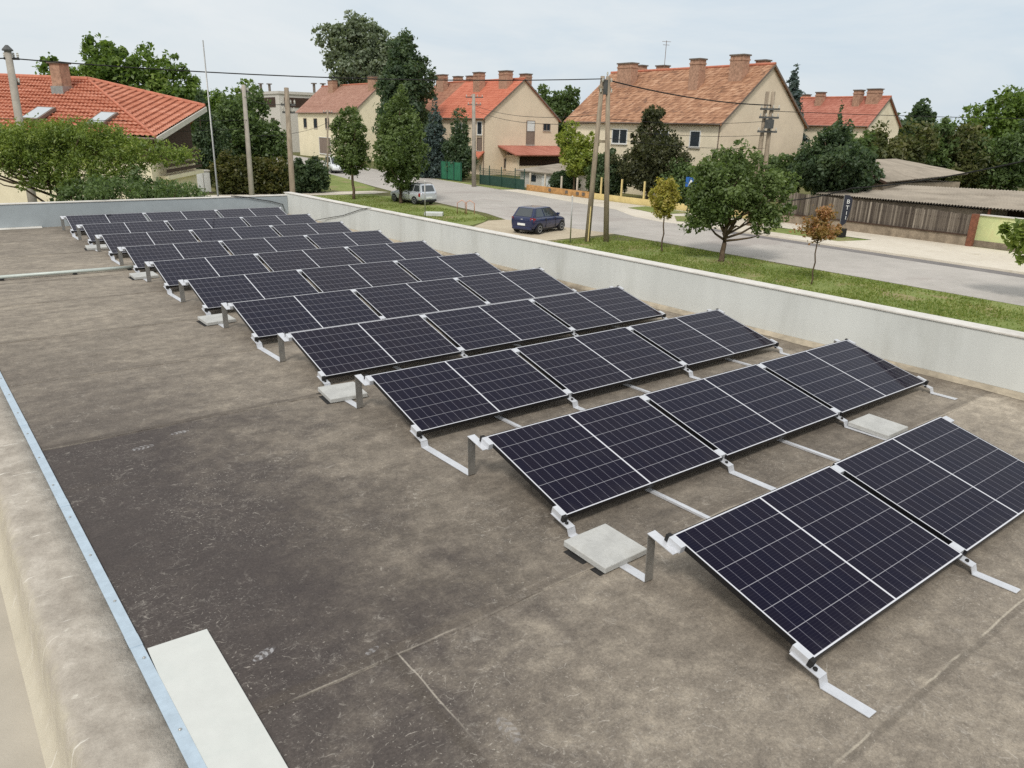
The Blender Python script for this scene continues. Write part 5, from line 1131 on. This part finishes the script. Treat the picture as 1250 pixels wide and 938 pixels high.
# planter and little things by the kerb
pl_ = thing('planter', 'dark planter box with pale stones at the banner foot', 'planter', (39.6, 22.9, G))
s_ = MB(); s_.box(39.75, 40.25, 22.2, 22.7, G + .02, G + .55); s_.build('box', M['black_rubber'], pl_, bevel=.02)
s_ = MB()
for i in range(9):
    x, y = 39.3 + .5 * math.sin(i * 2.1), 23.1 + .6 * math.cos(i * 1.7); s_.lathe([(.02, 0), (.16, .06), (.13, .16), (.02, .2)], 'z', (x, y, G + .03), 7)
s_.build('stones', M['concrete'], pl_)
st = thing('paving_stone', 'white flat stone lid lying on the grass behind the silver estate car', 'stone', (23.3, 42.1, G))
s_ = MB(); s_.obox((23.3, 42.1, 0), (.8, -.6, 0), (.6, .8, 0), .62, .42, G + .02, G + .26); s_.build('lid', M['board'], st, bevel=.03)
bk = thing('barrier_hoop', 'pinkish bent metal hoop standing at the grass edge', 'hoop', (25.6, 42.2, G))
s_ = MB()
for dx in (0, .55):
    c0 = Vector((25.45 + dx * .8, 42.5 - dx * .6, G)); s_.tube([c0, c0 + Vector((0, 0, .75)), c0 + Vector((.25, -.2, .95)), c0 + Vector((.5, -.4, .75)), c0 + Vector((.5, -.4, 0))], .035, 6)
s_.build('hoop', pmat('faded_pink_paint', lin((206, 160, 140)), .6, 0, .1, 5), bk, smooth=True)
s_ = MB(); s_.hexa([(22.3, 12.2, G + .02), (23.1, 12.0, G + .02), (23.0, 11.3, G + .02), (22.2, 11.5, G + .02), (22.3, 12.2, G + .16), (23.1, 12.0, G + .14), (23.0, 11.3, G + .13), (22.2, 11.5, G + .15)])
tag(s_.build('drain_cover', M['concrete'], bevel=.02), 'pale concrete drain cover lying in the near verge grass', 'cover')

# ------------------------------------------------------------------ cars
def paint(name, col, metal=.3):
    m, t, b = newmat(name); n = t.noise(t.obj(), 3, 3)
    t.set(b.inputs['Base Color'], t.mix(n, tuple(c * .9 for c in col), tuple(min(1, c * 1.1) for c in col))); b.inputs['Metallic'].default_value = metal; b.inputs['Roughness'].default_value = .32
    b.inputs['Coat Weight'].default_value = .8; b.inputs['Coat Roughness'].default_value = .06; return m
M['tyre'] = pmat('tyre_rubber', (.018, .018, .018), .85, 0, .1, 8); M['rim'] = pmat('alloy_rim', lin((176, 178, 182)), .35, .7, .05, 5)
M['tail'] = pmat('tail_lamp_red', lin((150, 30, 34)), .15, 0, .05, 4); M['lamp'] = pmat('lamp_glass', lin((214, 218, 222)), .1, 0, .03, 4)
M['carglass'] = pmat('car_window_glass', (.05, .058, .062), .03, 0, .05, 2, 1.0); M['plate'] = pmat('white_number_plate', lin((232, 232, 228)), .5, 0, .02, 3)  # car glass base lightened to stand in for reflected sky
M['trim'] = pmat('black_plastic_trim', (.02, .02, .021), .6, 0, .1, 6)
def car(label, loc, head, body, roofst, paintm, wb, tw, wr=.30, name='parked_car', rails=False, wag=False, kind='car'):
    """body: stations (x, z_bottom, z_top, half width) rear to front; roofst: (x_rear_low, x_rear_top, x_front_top, x_front_low, z_roof, half top)"""
    root = thing(name, label, kind, (*loc, G + .012), head)
    mb = MB(); ns = len(body)
    for (x, zb, zt, hw) in body:
        zm = zb + (zt - zb) * .55
        half = [(hw * .80, zb), (hw * .97, zb + (zt - zb) * .16), (hw, zm), (hw * .985, zt - (zt - zb) * .16), (hw * .90, zt - .015), (hw * .55, zt + .012)]
        for y, z in [(-a, b) for a, b in half] + [(a, b) for a, b in half[::-1]]: mb.v.append((x, y, z))
    k = 12
    for i in range(ns - 1):
        for j in range(k): mb.f.append((i * k + j, i * k + (j + 1) % k, (i + 1) * k + (j + 1) % k, (i + 1) * k + j))
    mb.f.append(tuple(range(k))); mb.f.append(tuple((ns - 1) * k + j for j in range(k)[::-1]))
    bo = mb.build('body', paintm, root, local=True, smooth=True)
    bo.modifiers.new('s', 'SUBSURF').levels = 1; bo.modifiers['s'].render_levels = 2
    xr, xrt, xft, xf, zr, ht = roofst; GL = .9
    zt_at = lambda x: np.interp(x, [b_[0] for b_ in body], [b_[2] for b_ in body]); hw_at = lambda x: np.interp(x, [b_[0] for b_ in body], [b_[3] for b_ in body])
    B = [Vector((xr, -hw_at(xr) * .90, zt_at(xr) - .03)), Vector((xf, -hw_at(xf) * .90, zt_at(xf) - .03)), Vector((xf, hw_at(xf) * .90, zt_at(xf) - .03)), Vector((xr, hw_at(xr) * .90, zt_at(xr) - .03))]
    T = [Vector((xrt, -ht, zr)), Vector((xft, -ht, zr - .01)), Vector((xft, ht, zr - .01)), Vector((xrt, ht, zr))]
    cab = MB(); cab.add(B + T, [(0, 1, 5, 4), (1, 2, 6, 5), (2, 3, 7, 6), (3, 0, 4, 7)])
    tm = Vector((0, 0, .045)); cc = [p * 1 for p in T]
    cab.add([T[0], T[1], T[2], T[3]] + [Vector((xrt + .18, -ht * .8, zr + .04)), Vector((xft - .2, -ht * .8, zr + .035)), Vector((xft - .2, ht * .8, zr + .035)), Vector((xrt + .18, ht * .8, zr + .04))], [(0, 1, 5, 4), (1, 2, 6, 5), (2, 3, 7, 6), (3, 0, 4, 7), (4, 5, 6, 7)])
    cb_ = cab.build('cabin', paintm, root, local=True)
    def pane(nm, a, b_, c, d, e=.08, t0=0, t1=1, mat_='carglass'):
        n = (b_ - a).cross(d - a).normalized(); ctr = (a + b_ + c + d) / 4
        if n.dot(ctr - Vector(((xr + xf) / 2, 0, (zr + .9) / 2))) < 0: n = -n
        f = lambda u, v: a.lerp(b_, u).lerp(d.lerp(c, u), v) + n * .006
        g = lambda u, v: a.lerp(b_, u).lerp(d.lerp(c, u), v) + n * .012
        s_ = MB(); q = [f(t0, .10), f(t1, .10), f(t1, .93), f(t0, .93)]; q2 = [g(t0, .10), g(t1, .10), g(t1, .93), g(t0, .93)]
        s_.hexa(q + q2); s_.build(nm, M[mat_], root, local=True)
    pane('rear_window', B[3], B[0], T[0], T[3], t0=.09, t1=.91); pane('windscreen', B[1], B[2], T[2], T[1], t0=.06, t1=.94)
    cuts = [(.05, .30), (.335, .60), (.63, .94)] if wag else [(.10, .40), (.45, .93)]
    for lo, hi in cuts:
        pane('side_window', B[0], B[1], T[1], T[0], t0=lo, t1=hi); pane('side_window', B[3], B[2], T[2], T[3], t0=lo, t1=hi)
    fx = (body[0][0] + body[-1][0]) / 2
    for sx in (-wb / 2, wb / 2):
        for sy in (-1, 1):
            hwx = float(hw_at(sx + fx)); yo = sy * (hwx + .012); yi = sy * (hwx - .19); c_ = (sx + fx, 0, wr)
            pr_ = [(wr * .62, yi), (wr * .94, yi), (wr, yi + sy * .03), (wr, yo - sy * .03), (wr * .95, yo), (wr * .66, yo)]
            s_ = MB(); s_.lathe(pr_, 'y', c_, 22); w_ = s_.build('wheel', M['tyre'], root, local=True)
            s_ = MB(); s_.lathe([(wr * .655, yo - sy * .05), (wr * .655, yo + sy * .002), (wr * .55, yo + sy * .004), (wr * .5, yo - sy * .02), (wr * .2, yo - sy * .012), (wr * .16, yo + sy * .006), (.01, yo + sy * .006)], 'y', c_, 22); s_.build('rim', M['rim'], w_, local=True)
            s_ = MB()
            for q in range(16):
                t0_, t1_ = math.pi * (q / 16 * 1.14 - .07), math.pi * ((q + 1) / 16 * 1.14 - .07)
                ya = sy * (hwx + .004)
                s_.add([(c_[0] + math.cos(a_) * rr_, ya, c_[2] + math.sin(a_) * rr_) for a_, rr_ in ((t0_, wr * 1.0), (t1_, wr * 1.0), (t1_, wr * 1.16), (t0_, wr * 1.16))], [(0, 1, 2, 3)])
            s_.build('wheel_arch', M['trim'], root, local=True, fix=False)
    x0, x1 = body[0][0], body[-1][0]; hr = body[1][3]
    for sy in (-1, 1):
        s_ = MB(); z0 = body[1][2] - .30 if not wag else body[1][2] - .36
        s_.hexa([(x0 - .012 + .03, sy * hr * .74, z0), (x0 + .10, sy * (hr + .012), z0), (x0 + .30, sy * (hr + .035), z0 + .03), (x0 + .06, sy * hr * .74, z0 + .02), (x0 + .0, sy * hr * .78, z0 + .28), (x0 + .10, sy * (hr - .0), z0 + .28), (x0 + .28, sy * (hr + .03), z0 + .26), (x0 + .1, sy * hr * .78, z0 + .26)]); s_.build('tail_light', M['tail'], root, local=True)
        s_ = MB(); hf = body[-2][3]; s_.hexa([(x1 - .30, sy * (hf - .1), .62), (x1 - .02, sy * hf * .6, .62), (x1 - .04, sy * hf * .55, .62), (x1 - .3, sy * hf * .6, .62), (x1 - .42, sy * (hf + .01), .76), (x1 - .10, sy * hf * .72, .74), (x1 - .2, sy * hf * .6, .74), (x1 - .4, sy * hf * .6, .76)]); s_.build('headlight', M['lamp'], root, local=True)
        s_ = MB(); zz = float(zt_at(xf - .35)) + .06; s_.box(xf - .42, xf - .30, sy * (hw_at(xf) + .02) - .09, sy * (hw_at(xf) + .02) + .09, zz, zz + .13); s_.build('wing_mirror', paintm, root, local=True, bevel=.02)
        for xh in ((xr + xf) / 2 - .25, (xr + xf) / 2 + .7):
            s_ = MB(); yy = sy * (hw_at(xh) * .995 + .008); zz = float(zt_at(xh)) - .17; s_.box(xh - .09, xh + .09, min(yy, yy + sy * .02), max(yy, yy + sy * .02), zz, zz + .03); s_.build('door_handle', M['trim'], root, local=True)
        s_ = MB()
        for xh in (xr + (xf - xr) * .43, xr + (xf - xr) * .80):
            yy = sy * (hw_at(xh) + .0025); s_.box(xh - .008, xh + .008, min(yy, yy - sy * .03), max(yy, yy - sy * .03), .32, float(zt_at(xh)) - .08)
        s_.build('door_gap', M['trim'], root, local=True)
        if rails:
            s_ = MB(); s_.tube([(xrt + .1, sy * ht * .95, zr + .05), (xrt + .2, sy * ht * .95, zr + .10), (xft - .3, sy * ht * .95, zr + .10), (xft - .2, sy * ht * .95, zr + .05)], .018, 6); s_.build('roof_rail', M['trim'], root, local=True)
    s_ = MB(); s_.box(x0 - .035, x0 + .02, -.26, .26, .50, .62); s_.build('number_plate', M['plate'], root, local=True)
    s_ = MB(); s_.box(x0 - .02, x0 + .12, -hr * .86, hr * .86, .26, .42); s_.build('rear_bumper', M['trim'] if wag else paintm, root, local=True, bevel=.03)
    s_ = MB(); s_.box(x0 + .15, x1 - .2, -.66, .66, .17, .30); s_.build('underbody', M['trim'], root, local=True)
    s_ = MB(); s_.tube([(x0 + .02, -.07, body[1][2] - .12), (x0 + .02, .07, body[1][2] - .12)], .02, 6); s_.build('boot_handle', M['alu'], root, local=True)
    return root
hatch = [(-1.84, .42, .80, .66), (-1.80, .30, .96, .77), (-1.62, .24, .98, .83), (-.9, .20, .96, .848), (.4, .20, .94, .848), (.85, .20, .92, .84), (1.35, .22, .86, .82), (1.70, .28, .74, .75), (1.86, .36, .58, .60)]
car('small dark blue hatchback turning out of the gravel driveway', (24.95, 32.85), math.radians(17), hatch, (-1.74, -1.36, .18, 1.05, 1.45, .565), paint('dark_blue_paint', lin((20, 32, 74)), .1), 2.38, 1.47)
est = [(-2.10, .44, .86, .70), (-2.06, .32, .98, .80), (-1.9, .25, 1.0, .84), (-.9, .20, .98, .85), (.6, .20, .95, .85), (1.0, .20, .93, .84), (1.6, .22, .86, .82), (2.0, .3, .74, .74), (2.14, .38, .58, .6)]
car('silver estate car with roof rails parked on the grass under the tree', (26.45, 50.4), math.atan2(.99, -.12), est, (-2.02, -1.80, .30, 1.2, 1.48, .62), paint('silver_paint', lin((206, 210, 215)), .35), 2.62, 1.45, rails=True, wag=True)
van = [(-2.1, .5, .95, .76), (-2.06, .34, 1.12, .84), (-1.9, .26, 1.15, .87), (-.9, .22, 1.13, .88), (.6, .22, 1.1, .88), (1.1, .22, 1.06, .87), (1.7, .25, .98, .84), (2.05, .32, .85, .78), (2.2, .4, .65, .62)]
car('white van far up the street under the trees', (36.3, 86.5), math.atan2(-.97, -.2), van, (-2.02, -1.92, .65, 1.4, 1.85, .70), paint('white_paint', lin((226, 228, 230)), .0), 2.7, 1.5, name='white_van', wag=True, kind='van')
